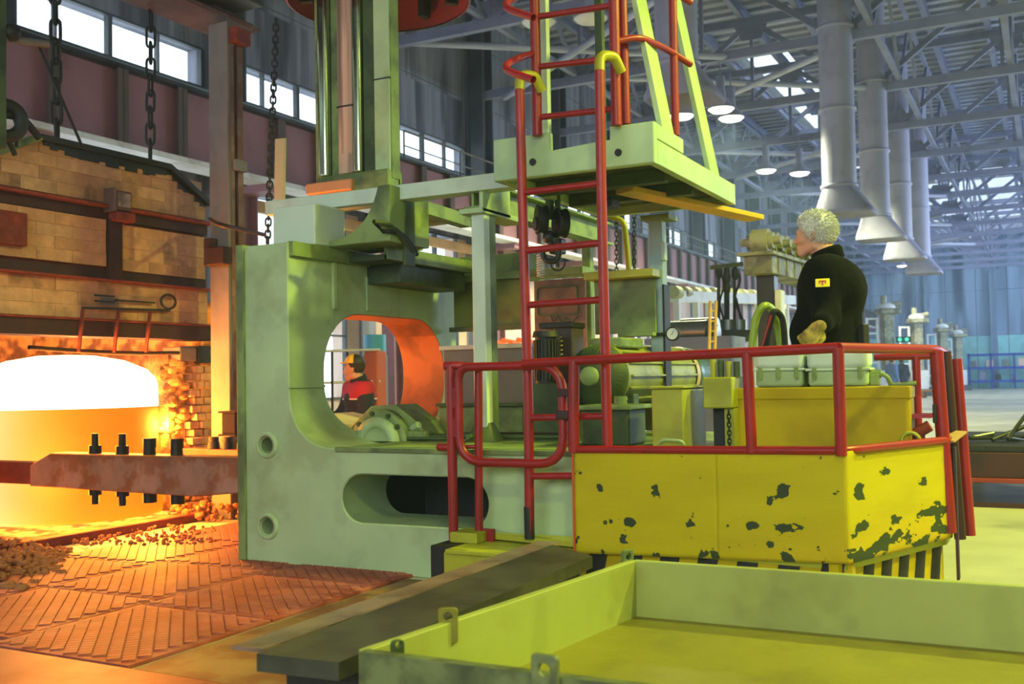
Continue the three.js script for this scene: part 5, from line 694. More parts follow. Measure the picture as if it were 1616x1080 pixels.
// local axes of a figure: x forward, y up from the soles, z to its right
function hand(wr, dir, palmN, curl, s = 1) {                     // five separate fingers and a thumb rooted in the palm
  const d = dir.clone().normalize(), n = palmN.clone().addScaledVector(d, -palmN.dot(d)).normalize(), w = d.clone().cross(n), P = (f, a, c) => wr.clone().addScaledVector(d, f * s).addScaledVector(w, a * s).addScaledVector(n, c * s), B = [];
  B.push([P(0, 0, 0), P(0.03, 0, 0), 0.028, 0.03]); for (const a of [-0.028, -0.009, 0.01, 0.028]) B.push([P(0.02, a * 0.7, 0), P(0.085, a, 0), 0.018, 0.0135]);
  [[-0.03, 0.033, 0.024], [-0.01, 0.04, 0.028], [0.011, 0.038, 0.026], [0.031, 0.03, 0.02]].forEach(([a, l1, l2], i) => { const c1 = curl * (0.9 + 0.08 * i), c2 = curl * 2.0; const k0 = P(0.088, a, 0), k1 = P(0.088 + l1 * Math.cos(c1), a * 1.08, l1 * Math.sin(c1)), k2 = P(0.088 + l1 * Math.cos(c1) + l2 * Math.cos(c2), a * 1.1, l1 * Math.sin(c1) + l2 * Math.sin(c2)), k3 = P(0.088 + l1 * Math.cos(c1) + l2 * Math.cos(c2) + 0.018 * Math.cos(c2 * 1.3), a * 1.1, l1 * Math.sin(c1) + l2 * Math.sin(c2) + 0.018 * Math.sin(c2 * 1.3)); B.push([k0, k1, 0.0108, 0.0098], [k1, k2, 0.0098, 0.009], [k2, k3, 0.009, 0.0078]); });
  const t0 = P(0.022, 0.028, 0.006), t1 = P(0.052, 0.058, 0.02), t2 = P(0.082, 0.062, 0.034); B.push([t0, t1, 0.016, 0.0125], [t1, t2, 0.0125, 0.0105], [t2, P(0.1, 0.056, 0.045), 0.0105, 0.0085]);
  return B.map(([a, b, p, q]) => [a, b, p * s, q * s]);
}
function headGeo(hd, neck, turn, res = 84) {
  const c = Math.cos(turn), s = Math.sin(turn), k = 0.024, H = (x, y, z) => V(hd.x + x * c + z * s, hd.y + y, hd.z - x * s + z * c);
  const bones = [[H(0.035, -0.03, 0), H(0.07, -0.095, 0), 0.06, 0.032], [H(-0.0, -0.07, 0.05), H(0.06, -0.1, 0.015), 0.024, 0.02], [H(-0.0, -0.07, -0.05), H(0.06, -0.1, -0.015), 0.024, 0.02], [H(-0.03, -0.08, 0), neck.clone(), 0.06, 0.066], [H(0.085, 0.022, 0.035), H(0.085, 0.022, -0.035), 0.014, 0.014], [H(0.075, -0.022, 0.034), H(0.07, -0.03, 0.04), 0.018, 0.016], [H(0.075, -0.022, -0.034), H(0.07, -0.03, -0.04), 0.018, 0.016]];
  const fine = [[H(0.094, 0.01, 0), H(0.112, -0.034, 0), 0.009, 0.0125], [H(0.1, -0.036, 0.012), H(0.1, -0.036, -0.012), 0.009, 0.009], [H(0.095, -0.066, 0.016), H(0.095, -0.066, -0.016), 0.0075, 0.0075], [H(0.092, -0.078, 0.014), H(0.092, -0.078, -0.014), 0.008, 0.008], [H(-0.006, 0.012, 0.079), H(-0.004, -0.028, 0.074), 0.013, 0.009], [H(-0.02, 0.008, 0.084), H(-0.012, -0.024, 0.078), 0.009, 0.006], [H(-0.006, 0.012, -0.079), H(-0.004, -0.028, -0.074), 0.013, 0.009], [H(-0.02, 0.008, -0.084), H(-0.012, -0.024, -0.078), 0.009, 0.006]];
  const inv = (x, y, z) => { const dx = x - hd.x, dz = z - hd.z; return [dx * c - dz * s, y - hd.y, dx * s + dz * c]; };
  const O = V(-0.012, 0.035, 0), fn = (x, y, z) => { const [lx, ly, lz] = inv(x, y, z); let v = ell(lx, ly, lz, O, 0.1, 0.09, 0.077); for (const b of bones) v = smax(v, capsule(x, y, z, b), k); for (const b of fine) v = smax(v, capsule(x, y, z, b), 0.011); for (const e of [1, -1]) v = Math.min(v, 0.02 * 0 + Math.hypot(lx - 0.097, ly - 0.006, lz - 0.03 * e) - 0.012); return v; };
  const eyes = [1, -1].map((e) => new THREE.SphereGeometry(0.0115, 14, 10).translate(...H(0.083, 0.005, 0.03 * e).toArray()));
  const hair = (thick, front, low) => field((x, y, z) => { const [lx, ly, lz] = inv(x, y, z); const v = ell(lx, ly, lz, V(-0.014, 0.04, 0), 0.1 + thick, 0.09 + thick, 0.078 + thick) + 0.012 * (nD(x * 1.5 + z * 1.9 + 5, y * 2.4 - z * 0.8) - 0.5); const edge = Math.min(front - lx + (ly - 0.05) * 0.75, ly - low + Math.max(0, -lx) * 0.55, 0.5); return Math.min(v, edge); }, V(hd.x, hd.y + 0.03, hd.z), 0.16, 72);
  return { skin: field(fn, V(hd.x, hd.y - 0.03, hd.z), 0.19, res), eyes, hair, H };
}
function tufts(g, c, n) {                                        // short tapering locks over the scalp
  if (!n) return g; const p = g.attributes.position, q = g.attributes.normal, out = [g], up = V(0, 1, 0);
  for (let i = 0; i < n; i++) { const k = Math.floor(rnd() * p.count), a = V(p.getX(k), p.getY(k), p.getZ(k)), nn = V(q.getX(k), q.getY(k), q.getZ(k)), flow = V(-0.5, -0.45, 0).add(V(rr(-0.5, 0.5), rr(-0.3, 0.5), rr(-0.5, 0.5))), d = nn.clone().multiplyScalar(0.55).addScaledVector(flow, 0.6).normalize(); if (nn.dot(a.clone().sub(c)) < 0) continue; out.push(rod(a.clone().addScaledVector(nn, -0.004), a.clone().addScaledVector(d, rr(0.012, 0.026)), 0.0042, 5, 0.0008)); }
  return out;
}
function person(label, pos, yaw, J, look) {
  const g = thing('person', label, 'person', null, pos); g.rotation.y = yaw; const v = (k) => V(...J[k]), S = look.stout ?? 1;
  const torso = (e, b = S) => [[v('shL').lerp(v('neck'), 0.15), v('shR').lerp(v('neck'), 0.15), 0.068 + e, 0.068 + e], [v('chest').add(V(0, 0.05, -0.085)), v('chest').add(V(0, 0.05, 0.085)), 0.118 * b + e, 0.118 * b + e], [v('waist').add(V(0.01, 0, -0.07)), v('waist').add(V(0.01, 0, 0.07)), 0.122 * b + e, 0.122 * b + e], [v('hips').add(V(0, 0, -0.075)), v('hips').add(V(0, 0, 0.075)), 0.12 * b + e, 0.12 * b + e], [v('chest'), v('waist'), 0.12 * b + e, 0.12 * b + e]];
  const armB = (q, e) => [[v('sh' + q), v('el' + q), 0.056 + e, 0.044 + e], [v('el' + q), v('wr' + q), 0.044 + e, 0.03 + e]];
  const legB = (q, e) => [[v('hip' + q), v('kn' + q), 0.085 + e, 0.058 + e], [v('kn' + q), v('an' + q), 0.056 + e, 0.038 + e]];
  const mid = v('chest').lerp(v('hips'), 0.4), top = J.neck[1] + 0.06, low = Math.min(J.anL[1], J.anR[1]), cell = look.cell ?? 0.013;
  const head = headGeo(v('head'), v('neck').add(V(0, 0.0, 0)), look.turn ?? 0, look.headRes ?? 84);
  const parts = [head.skin]; const bodyB = [...torso(-0.012), ...armB('L', -0.006), ...armB('R', -0.006), ...legB('L', -0.01), ...legB('R', -0.01), [v('neck'), v('neck').add(V(0, 0.05, 0)), 0.058, 0.056], [v('anL'), v('anL').add(V(0.15, -0.05, 0)), 0.036, 0.03], [v('anR'), v('anR').add(V(0.15, -0.05, 0)), 0.036, 0.03]];
  const H2 = (top - low) / 2 + 0.12; parts.push(field(bonesField(bodyB, 0.05), V(0.08, (top + low) / 2, 0), H2, Math.round(2 * H2 / 0.02)));
  const hands = {}; for (const q of ['L', 'R']) { const d = v('wr' + q).sub(v('el' + q)).normalize(), hb = hand(v('wr' + q), J['hd' + q] ? V(...J['hd' + q]) : d, V(...(J['pn' + q] ?? [0, 0, q === 'L' ? 1 : -1])), look['curl' + q] ?? 0.35); hands[q] = hb; parts.push(field(bonesField([...hb, [v('wr' + q).addScaledVector(d, -0.05), v('wr' + q), 0.027, 0.026]], 0.01), v('wr' + q).addScaledVector(d, 0.07), 0.13, look.cell > 0.02 ? 32 : 84)); }
  const body = mesh('body', parts, SKIN, g); mesh('eyes', head.eyes, M.white, body);
  if (look.hair) mesh('hair', tufts(head.hair(look.hairThick ?? 0.016, look.hairFront ?? 0.066, look.hairLow ?? -0.03), v('head'), look.tufts ?? 0), look.hair, g);
  // jacket, with loose folds; trousers; boots
  const fold = (x, y, z) => 0.012 * (nA(x * 1.1 + z * 0.6, y * 0.9 + z * 0.3) - 0.5) + 0.006 * (nB(x * 1.5, y * 1.2 + z) - 0.5);
  const jb = [...torso(0.024), ...armB('L', 0.022).map(([a, b, p, q], i) => i ? [a, b.clone().lerp(a, look.cuff ?? 0.1), p, q + 0.008] : [a, b, p + 0.01, q + 0.006]), ...armB('R', 0.022).map(([a, b, p, q], i) => i ? [a, b.clone().lerp(a, 0.1), p, q + 0.008] : [a, b, p + 0.01, q + 0.006]), [v('hips').add(V(0, -0.04, -0.07)), v('hips').add(V(0, -0.04, 0.07)), 0.14 * S, 0.14 * S]];
  const jf = bonesField(jb, 0.06), yTop = J.neck[1] + 0.0, jc = V(0.06, (yTop + J.hips[1]) / 2, 0), jh = 0.52;
  mesh('jacket', field((x, y, z) => Math.min(jf(x, y, z) + fold(x, y, z), yTop + 0.02 - y + (x - J.neck[0]) * -0.4), jc, jh, Math.round(2 * jh / cell)), look.jacket, g);
  const nk = v('neck').add(V(-0.004, 0.02, 0)); mesh('collar', lathe([[0.076, -0.03], [0.09, -0.02], [0.094, 0.03], [0.086, 0.05], [0.078, 0.045], [0.072, 0.0]], 28).rotateZ(-0.32).translate(nk.x, nk.y, nk.z), look.collar ?? look.jacket, g);
  const tb = [...legB('L', 0.02), ...legB('R', 0.02), [v('hips').add(V(0, 0, -0.07)), v('hips').add(V(0, 0, 0.07)), 0.125 * S, 0.125 * S]]; const th = (J.hips[1] - low) / 2 + 0.16, tc = V((J.knL[0] + J.hipL[0]) / 2, (J.hips[1] + low) / 2, 0); const tf = bonesField(tb, 0.05); mesh('trousers', field((x, y, z) => tf(x, y, z) + fold(x, y, z), tc, th, Math.round(2 * th / Math.max(cell, 0.016))), look.trousers ?? look.jacket, g);
  for (const q of ['L', 'R']) { const a = v('an' + q); mesh('boot', [field(bonesField([[a.clone().add(V(-0.02, 0.06, 0)), a.clone().add(V(-0.015, -0.03, 0)), 0.05, 0.048], [a.clone().add(V(-0.02, -0.05, 0)), a.clone().add(V(0.16, -0.055, 0)), 0.045, 0.035]], 0.04), a.clone().add(V(0.06, -0.03, 0)), 0.17, 34)], LEATHER, g); }
  return { g, head, hands, v };
}
const STAND = { head: [0.04, 1.64, 0], neck: [-0.01, 1.49, 0], chest: [0, 1.28, 0], waist: [0.02, 1.07, 0], hips: [0, 0.93, 0], shL: [-0.01, 1.42, -0.19], shR: [-0.01, 1.42, 0.19], elL: [-0.03, 1.13, -0.24], elR: [-0.03, 1.13, 0.24], wrL: [0.06, 0.9, -0.25], wrR: [0.06, 0.9, 0.25], hipL: [0, 0.9, -0.09], hipR: [0, 0.9, 0.09], knL: [0.03, 0.5, -0.1], knR: [0.03, 0.5, 0.1], anL: [0, 0.09, -0.1], anR: [0, 0.09, 0.1] };
{
  const wool = mat('#08090a', { tex: 'streak', scale: 0.4, rough: 1, specularIntensity: 0.25, bump: 0.002 }), base = oD(1311, 560, 6.1); base.y = 0.325;
  const J = { ...STAND, head: [0.075, 1.705, 0], neck: [0.0, 1.545, 0], chest: [-0.02, 1.34, 0], waist: [0.02, 1.12, 0], hips: [0.0, 0.96, 0], shL: [0.0, 1.455, -0.2], shR: [0.0, 1.455, 0.2], elL: [-0.03, 1.2, -0.27], wrL: [-0.03, 1.15, -0.42], hdL: [0.6, -0.7, -0.2], pnL: [0.6, -0.3, 0.6], elR: [0.0, 1.17, 0.26], wrR: [0.12, 1.0, 0.18], hipL: [0, 0.93, -0.1], hipR: [0, 0.93, 0.1] };
  const P = person('white-haired man in a black jacket and yellow glove standing behind the red rail', base, Math.PI, J, { hair: HAIR_GREY, hairThick: 0.017, hairFront: 0.068, hairLow: -0.035, jacket: wool, trousers: mat('#1b1d22', { tex: 'streak', scale: 0.5, rough: 0.9 }), stout: 1.32, tufts: 1500, curlL: 0.6, curlR: 0.5, turn: 0.0, cuff: 0.12 });
  tag(mesh('standing_board', B(base.x - 0.35, base.x + 0.35, 0.31, 0.32, base.z - 0.3, base.z + 0.3, 0.004), M.brownSteel), 'low board under the boots of the white-haired man', 'board');
  const glove = mat('#c9b25a', { tex: 'grime', scale: 0.2, rough: 0.9 });
  for (const q of ['L', 'R']) { const d = P.v('wr' + q).sub(P.v('el' + q)).normalize(); mesh('work_glove', field(bonesField([...P.hands[q].map(([a, b, r0, r1]) => [a, b, r0 + 0.0045, r1 + 0.0045]), [P.v('wr' + q).addScaledVector(d, -0.085), P.v('wr' + q).addScaledVector(d, 0.02), 0.05, 0.036]], 0.012), P.v('wr' + q).addScaledVector(d, 0.04), 0.15, 90), glove, P.g); }
  const sp = P.v('shL').lerp(P.v('elL'), 0.34), out = V(-0.15, 0.25, -1).normalize(), c = sp.clone().addScaledVector(out, 0.093), xa = V(0, 1, 0).cross(out).normalize(), m4 = new THREE.Matrix4().makeBasis(xa, out.clone().cross(xa), out).setPosition(c);
  const patch = mesh('sleeve_patch', new RoundedBoxGeometry(0.078, 0.05, 0.008, 2, 0.004).applyMatrix4(m4), mat('#e8d51e', { tex: null, rough: 0.7 }), P.g); mesh('emblem', [B(-0.018, 0.018, 0.004, 0.012, 0.003, 0.006), B(-0.005, 0.005, -0.016, 0.012, 0.003, 0.006), B(-0.02, -0.013, -0.006, 0.012, 0.003, 0.006), B(0.013, 0.02, -0.006, 0.012, 0.003, 0.006)].map((b) => b.applyMatrix4(m4)), mat('#c2493a', { tex: null }), patch);
  mesh('radio', [B(-0.03, 0.03, -0.08, 0.06, -0.02, 0.02, 0.008), rod(V(0.015, 0.06, 0), V(0.015, 0.13, 0), 0.006)].map((b) => b.rotateY(1.2).translate(-0.2, 1.1, -0.06)), LEATHER, P.g);
}
{
  // the worker sits on a stool beyond the frame, half turned to us
  const s = oD(566, 600, 11.0); s.y = 0.06; const yaw = Math.atan2(-0.86, -0.5);
  const navy = mat('#191c2e', { tex: null, rough: 0.85 }), J = { head: [0.05, 1.28, 0], neck: [0.0, 1.14, 0], chest: [-0.01, 0.93, 0], waist: [0, 0.72, 0], hips: [0, 0.57, 0], shL: [0.0, 1.07, -0.19], shR: [0.0, 1.07, 0.19], elL: [0.05, 0.8, -0.27], elR: [0.06, 0.8, 0.27], wrL: [0.28, 0.72, -0.2], wrR: [0.28, 0.74, 0.24], hipL: [0.02, 0.54, -0.1], hipR: [0.02, 0.54, 0.1], knL: [0.42, 0.52, -0.14], knR: [0.42, 0.52, 0.14], anL: [0.42, 0.09, -0.14], anR: [0.42, 0.09, 0.14] };
  const P = person('seated worker in a navy and red jacket and yellow-peaked cap seen through the frame window', s, yaw, J, { hair: mat('#2a211c', { tex: null, rough: 0.9 }), hairThick: 0.009, hairFront: 0.03, jacket: navy, turn: -0.75, cell: 0.016, headRes: 70 });
  const H = P.head.H, yoke = mat('#a01228', { tex: null, rough: 0.8 });
  const cap = []; cap.push(new THREE.SphereGeometry(0.112, 28, 12, 0, 2 * Math.PI, 0, Math.PI / 2).scale(1, 0.9, 0.86)); const mCap = new THREE.Matrix4().makeRotationY(-(-0.75) * -1).setPosition(H(-0.01, 0.065, 0));
  mesh('cap_crown', cap.map((q) => q.applyMatrix4(mCap)), mat('#20242c', { tex: null }), P.g); mesh('cap_peak', [ext(shapeOf([[0, -0.08], [0.07, -0.07], [0.1, 0], [0.07, 0.07], [0, 0.08]]), 0.012, 0.003).rotateX(-Math.PI / 2).translate(0.07, 0, 0), new THREE.SphereGeometry(0.115, 20, 8, -1.7 + Math.PI, 3.4, 0.25, 1.3).scale(1, 0.92, 0.88)].map((q) => q.applyMatrix4(mCap)), mat('#e0b41a', { tex: null, rough: 0.6 }), P.g);
  const S = 1; const tb = [[P.v('shL').lerp(P.v('neck'), 0.15), P.v('shR').lerp(P.v('neck'), 0.15), 0.098, 0.098], [P.v('chest').add(V(0, 0.05, -0.085)), P.v('chest').add(V(0, 0.05, 0.085)), 0.148, 0.148], [P.v('shL'), P.v('shL').add(V(0.01, -0.06, -0.02)), 0.088, 0.08], [P.v('shR'), P.v('shR').add(V(0.01, -0.06, 0.02)), 0.088, 0.08]]; const yf = bonesField(tb, 0.06);
  mesh('red_yoke', field((x, y, z) => Math.min(yf(x, y, z), y - 0.97, 1.155 - y), V(0, 1.06, 0), 0.34, 56), yoke, P.g); mesh('reflective_strip', field((x, y, z) => Math.min(yf(x, y, z) + 0.003, y - 0.96, 0.975 - y), V(0, 0.97, 0), 0.34, 80), M.white, P.g);
  const st = thing('stool', 'small steel stool under the seated worker beyond the frame window', 'stool', null, s);  { const d = thing('low_dais', 'low wooden dais under the stool of the seated worker', 'platform', null, V(s.x, 0, s.z)); for (let k = 0; k < 5; k++) mesh('board', B(-0.7, 0.7, 0.025, 0.055, -0.75 + k * 0.3, -0.47 + k * 0.3), M.brownSteel, d); for (const x of [-0.6, 0.6]) mesh('bearer', B(x - 0.05, x + 0.05, 0, 0.025, -0.75, 0.73), M.brownSteel, d); } mesh('seat', new THREE.CylinderGeometry(0.17, 0.17, 0.04, 24).translate(0, 0.4, 0), M.darkSteel, st); for (let i = 0; i < 4; i++) mesh('leg', rod(V(0.1 * Math.cos(i * 1.57), 0.39, 0.1 * Math.sin(i * 1.57)), V(0.17 * Math.cos(i * 1.57), 0, 0.17 * Math.sin(i * 1.57)), 0.014, 8), M.darkSteel, st);
}
{
  const s = oD(1424, 600, 41); s.y = 0; person('distant person in a dark jacket standing on the far floor beside the rail post', s, 2.2, STAND, { hair: mat('#3a2c22', { tex: null }), hairThick: 0.01, jacket: mat('#20242a', { tex: null, rough: 0.9 }), cell: 0.03, headRes: 40 });
  const s2 = oD(1408, 600, 39); s2.y = 0; person('distant person in blue work clothes left of the dark-jacketed one', s2, 0.9, STAND, { hair: mat('#2c2420', { tex: null }), hairThick: 0.01, jacket: mat('#5a6f9c', { tex: null, rough: 0.9 }), cell: 0.03, headRes: 40 });
}
// ---------------------------------------------------------------- lamps
const yl = (x, y, z, l, cd) => highBay(x, y, z, l, YELLOW, cd);
yl(4.2, 6.8, -5.0, 'high-bay lamp over the operator platform, out to the right of the picture', 190);
yl(3.4, 7.2, -8.6, 'high-bay lamp further down the right side of the hall', 330);
yl(2.2, 7.5, 1.5, 'high-bay lamp above and behind the camera', 75);
[[1075, 184, 'high-bay lamp glowing right beside the red cage bar'], [1138, 173, 'upper glowing high-bay lamp of the pair right of the slanted brace'], [1154, 187, 'lower glowing high-bay lamp of the pair right of the slanted brace'], [1209, 270, 'glowing high-bay lamp right of the yellow plank, left of two'], [1262, 274, 'glowing high-bay lamp beside the nearest slim duct, right of two']].forEach(([x, y, l]) => { const p = oY(x, y, 7); highBay(p.x, 7, p.z, l, new THREE.Color(1, 1, 0.6), 130, 1.1); });
{ const p = oY(1423, 420, 6.4); highBay(p.x, 6.4, p.z, 'tiny glowing high-bay lamp below the ducts far down the hall', new THREE.Color(1, 1, 0.7), 120, 0.9); }
[[850, 36, 'unlit white high-bay lamp behind the red ladder, left of two'], [932, 30, 'unlit white high-bay lamp behind the dark green post, right of two']].forEach(([x, y, l]) => { const p = oD(x, y, 15.5), t = thing('high_bay_lamp', l, 'lamp', null, p); mesh('shade', lampShade, M.duct, t); mesh('lens', lampLens, M.white, t); mesh('control_gear', lampGear, M.truss, t); });
// ---------------------------------------------------------------- what stands further down the hall
{
  const W = mat('#d9dcd6', { rough: 0.5 }), O = mat('#a3a48c', { tex: 'grime', rough: 0.6, scale: 0.7 });
  // tall test columns on the right: pale lattice, dark upright, motor head
  const rig = (px, d, top, label) => {
    const b = oD(px, 600, d); b.y = 0; const h = oD(px, top, d).y, t = thing('test_column', label, 'machine column', null, b); t.rotation.y = 0.46;
    mesh('upright', B(-0.2, 0.24, 0.3, h - 0.4, -0.3, 0.25, 0.04), O, t); mesh('base', B(-1.0, 0.6, 0, 0.35, -0.6, 0.6, 0.03), M.darkSteel, t); mesh('head', B(-0.4, 0.5, h - 0.6, h - 0.35, -0.4, 0.45, 0.08), O, t); mesh('gear_case', new THREE.SphereGeometry(0.3, 18, 12).scale(1.3, 0.7, 1).translate(0.0, h - 0.3, 0), W, t); mesh('motor', rod(V(-0.1, h - 0.3, 0), V(-0.1, h + 0.2, 0), 0.13, 14), O, t); mesh('motor', rod(V(0.1, h - 0.25, 0), V(0.6, h - 0.15, 0), 0.14, 14), O, t);
    const f = []; const hl = h * 0.83; for (const x of [-0.85, -0.4]) f.push(B(x - 0.05, x + 0.05, 0.3, hl, -0.05, 0.05)); for (let k = 0; k <= 5; k++) f.push(B(-0.85, -0.4, 0.4 + (hl - 0.45) * k / 5 - 0.04, 0.4 + (hl - 0.45) * k / 5 + 0.04, -0.04, 0.04)); mesh('ladder_frame', f, W, t); mesh('guard', B(-0.45, 0.4, 0.35, 1.3, 0.3, 0.36), W, t); return t;
  };
  rig(1402, 44, 474, 'nearest tall grey machine column with white lattice, beside the man at right'); rig(1449, 52, 492, 'second tall machine column with white lattice right of the man'); rig(1489, 60, 508, 'third tall machine column, just left of the cyan wall'); rig(1513, 66, 518, 'smallest and farthest machine column, at the edge of the cyan wall');
  const sg = thing('green_signal', 'tiny green signal lights on the nearest tall machine column', 'signal'), sc = oD(1426, 536, 43.5); mesh('housing', B(sc.x - 0.3, sc.x + 0.3, sc.y - 0.12, sc.y + 0.12, sc.z - 0.06, sc.z), M.black, sg); mesh('green_light', [-0.15, 0.13].map((k) => new THREE.SphereGeometry(0.08, 12, 8).translate(sc.x + k, sc.y, sc.z + 0.02)), new THREE.MeshStandardMaterial({ color: 0x0a3020, emissive: new THREE.Color(0.1, 1, 0.55), emissiveIntensity: 1.4 }), sg); pointLight(sc.x, sc.y, sc.z + 0.25, new THREE.Color(0.1, 1, 0.5), 0.2, 2);
  const pal = thing('wooden_pallet', 'orange-brown wooden pallet on the far floor below the distant people', 'pallet', null, oY(1458, 628, 0)); for (let k = 0; k < 4; k++) mesh('board', B(-0.6, 0.6, 0.3, 0.36, -0.55 + k * 0.3, -0.35 + k * 0.3), mat('#c08a3c', { rough: 0.8 }), pal); for (const x of [-0.5, 0, 0.5]) mesh('block', B(x - 0.08, x + 0.08, 0, 0.3, -0.55, 0.55), mat('#a87530', { rough: 0.8 }), pal);
  const rk = thing('blue_rack', 'long low blue rack loaded with parts against the cyan wall', 'rack'), z = -77.5; for (let k = 0; k < 6; k++) mesh('upright', B(-5 + k * 1.4, -4.88 + k * 1.4, 0, 2.4, z, z + 0.8), mat('#1c3fae', { rough: 0.5 }), rk); for (const y of [0.5, 1.4, 2.3]) mesh('shelf', B(-5, 2.1, y - 0.08, y + 0.08, z, z + 0.8), mat('#1c3fae', { rough: 0.5 }), rk); for (let k = 0; k < 14; k++) mesh('load', B(-4.8 + k * 0.48, -4.4 + k * 0.48, k % 2 ? 0.58 : 1.48, (k % 2 ? 0.58 : 1.48) + rr(0.3, 0.6), z + 0.1, z + 0.7, 0.04), [M.steel, M.truss, M.wallLow, M.darkSteel][k % 4], rk);
  for (const [x, m, l] of [[-7.6, M.darkSteel, 'grey machine block standing left of the blue rack'], [-6.2, mat('#2a4bb8', { rough: 0.5 }), 'squat blue machine block left of the blue rack']]) { const t = thing('machine_block', l, 'machine'); mesh('body', B(x - 0.6, x + 0.6, 0, 1.3, -77.6, -76.8, 0.06), m, t); mesh('top', rod(V(x - 0.4, 1.4, -77.2), V(x + 0.5, 1.4, -77.2), 0.25, 14), M.steel, t); }
  // roller stand with a row of motors, left of the white-haired man
  const d = 12.5, q0 = oD(1196, 418, d), q1 = oD(1300, 447, d + 2.6), ax = q1.clone().sub(q0).setY(0).normalize(), r = thing('roller_stand', 'olive machine beam topped by a row of rollers, left of the white-haired man', 'machine');
  const P = (t, y) => q0.clone().addScaledVector(ax, t).setY(y), y0 = q0.y; mesh('beam', bar(P(0, y0), P(3.4, y0), 0.35, 0.22, 0.01), O, r); mesh('beam_flange', bar(P(-0.1, y0 + 0.13), P(3.4, y0 + 0.13), 0.45, 0.04), O, r);
  for (let k = 0; k < 9; k++) mesh('beam_rib', bar(P(0.25 + k * 0.35, y0 - 0.1), P(0.25 + k * 0.35, y0 + 0.1), 0.38, 0.03, 0, ax), O, r); const side = V(-ax.z, 0, ax.x); for (let k = 0; k < 8; k++) { const c = P(0.15 + k * 0.4, y0 + 0.3); mesh('roller', [rod(c.clone().addScaledVector(side, -0.1), c.clone().addScaledVector(side, 0.1), 0.15, 20), rod(c.clone().addScaledVector(side, -0.16), c.clone().addScaledVector(side, 0.16), 0.1, 14), rod(c.clone().addScaledVector(side, -0.25), c.clone().addScaledVector(side, 0.25), 0.05, 12)], O, r); }
  for (const t of [0.35, 2.1]) { const c = P(t, 0); mesh('column', B(c.x - 0.11, c.x + 0.11, 0, y0 - 0.1, c.z - 0.11, c.z + 0.11, 0.01), M.darkSteel, r); mesh('pale_cover', B(c.x + 0.12, c.x + 0.2, 0.6, y0 - 0.3, c.z - 0.05, c.z + 0.15, 0.01), W, r); }
  // rod rig, bench and frames in front of the peach wall
  const D = 15, g = thing('rod_rig', 'dark rig of upright rods and hanging cables in front of the peach wall', 'rig'); const O2 = (x, y, k = 0) => oD(x, y, D + k);
  mesh('crossbar', bar(O2(1120, 423), O2(1172, 417), 0.09, 0.06), M.darkSteel, g); for (const [x, w] of [[1134, 0.025], [1147, 0.04], [1159, 0.022]]) mesh('rod', rod(O2(x, 420), O2(x, 526), w, 10), M.black, g); for (const [x, y] of [[1134, 430], [1147, 438], [1147, 455], [1160, 432]]) mesh('cable_clump', new THREE.IcosahedronGeometry(0.07, 1).scale(0.8, 1.5, 0.8).translate(...O2(x, y).toArray()), M.black, g); mesh('cable', [hose([O2(1160, 420), O2(1168, 440), O2(1160, 470), O2(1172, 505)], 0.018), hose([O2(1136, 425), O2(1142, 450), O2(1136, 480), O2(1146, 515)], 0.014)], M.black, g); mesh('strut', rod(O2(1161, 470), O2(1170, 506), 0.02), M.black, g);
  const bn = thing('work_bench', 'grey machine bench with a dark top under the rod rig', 'bench'), b0 = O2(1128, 532), b1 = O2(1178, 532); const hb = b0.y; mesh('dark_top', bar(b0, b1, 1.0, 0.16), M.darkSteel, bn); mesh('body', bar(b0.clone().setY(hb * 0.45), b1.clone().setY(hb * 0.45), 0.9, hb * 0.85), mat('#9aa0a0', { rough: 0.5 }), bn); for (const k of [0.1, 0.45, 0.8]) mesh('fitting', rod(b0.clone().lerp(b1, k).add(V(0, 0.05, 0)), b0.clone().lerp(b1, k).add(V(0, 0.25, 0)), 0.1, 12), M.steel, bn);
  const pr = thing('pipe_rack', 'pale steel rack of horizontal pipes along the peach wall behind the machines', 'rack'); mesh('long_beam', bar(oD(1062, 468, 20), oD(1250, 474, 26), 0.2, 0.22), W, pr); for (let k = 0; k < 12; k++) { const c = oD(1066 + k * 15, 462 + k * 0.5, 20 + k * 0.5); mesh('roller', new THREE.CylinderGeometry(0.13, 0.13, 0.3, 14).rotateX(Math.PI / 2).translate(c.x, c.y, c.z), k % 3 ? O : mat('#a9b07a', { rough: 0.6 }), pr); } for (const [x, k] of [[1068, 20], [1098, 21], [1118, 22], [1194, 24], [1240, 26]]) { const t = oD(x, 472, k); mesh('leg', B(t.x - 0.06, t.x + 0.06, 0, t.y, t.z - 0.06, t.z + 0.06), W, pr); }
  const tb = thing('machine_group', 'group of small grey motors on a bench beside the pressure gauge', 'motor'); for (const [x, y, s] of [[1086, 524, 0.28], [1104, 518, 0.25], [1112, 526, 0.2]]) { const c = oD(x, y, 14); mesh('motor', rod(c.clone().add(V(-s, 0, 0)), c.clone().add(V(s, 0, 0)), s * 0.55, 16), M.steel, tb); } const tc = oD(1095, 545, 14); mesh('bench', B(tc.x - 0.6, tc.x + 0.6, 0, tc.y + 0.1, tc.z - 0.4, tc.z + 0.3), M.truss, tb);
  const wl = thing('wooden_ladder', 'pale wooden ladder leaning before the bench left of the rod rig', 'ladder'); const l0 = oD(1119, 556, 11), l1 = oD(1128, 556, 11), u0 = oD(1121, 476, 11.4), u1 = oD(1130, 476, 11.4); mesh('rail', rod(l0, u0, 0.018), mat('#c9a060', { rough: 0.7 }), wl); mesh('rail', rod(l1, u1, 0.018), mat('#c9a060', { rough: 0.7 }), wl); for (let k = 1; k < 5; k++) mesh('rung', rod(l0.clone().lerp(u0, k / 5), l1.clone().lerp(u1, k / 5), 0.012), mat('#c9a060', { rough: 0.7 }), wl);
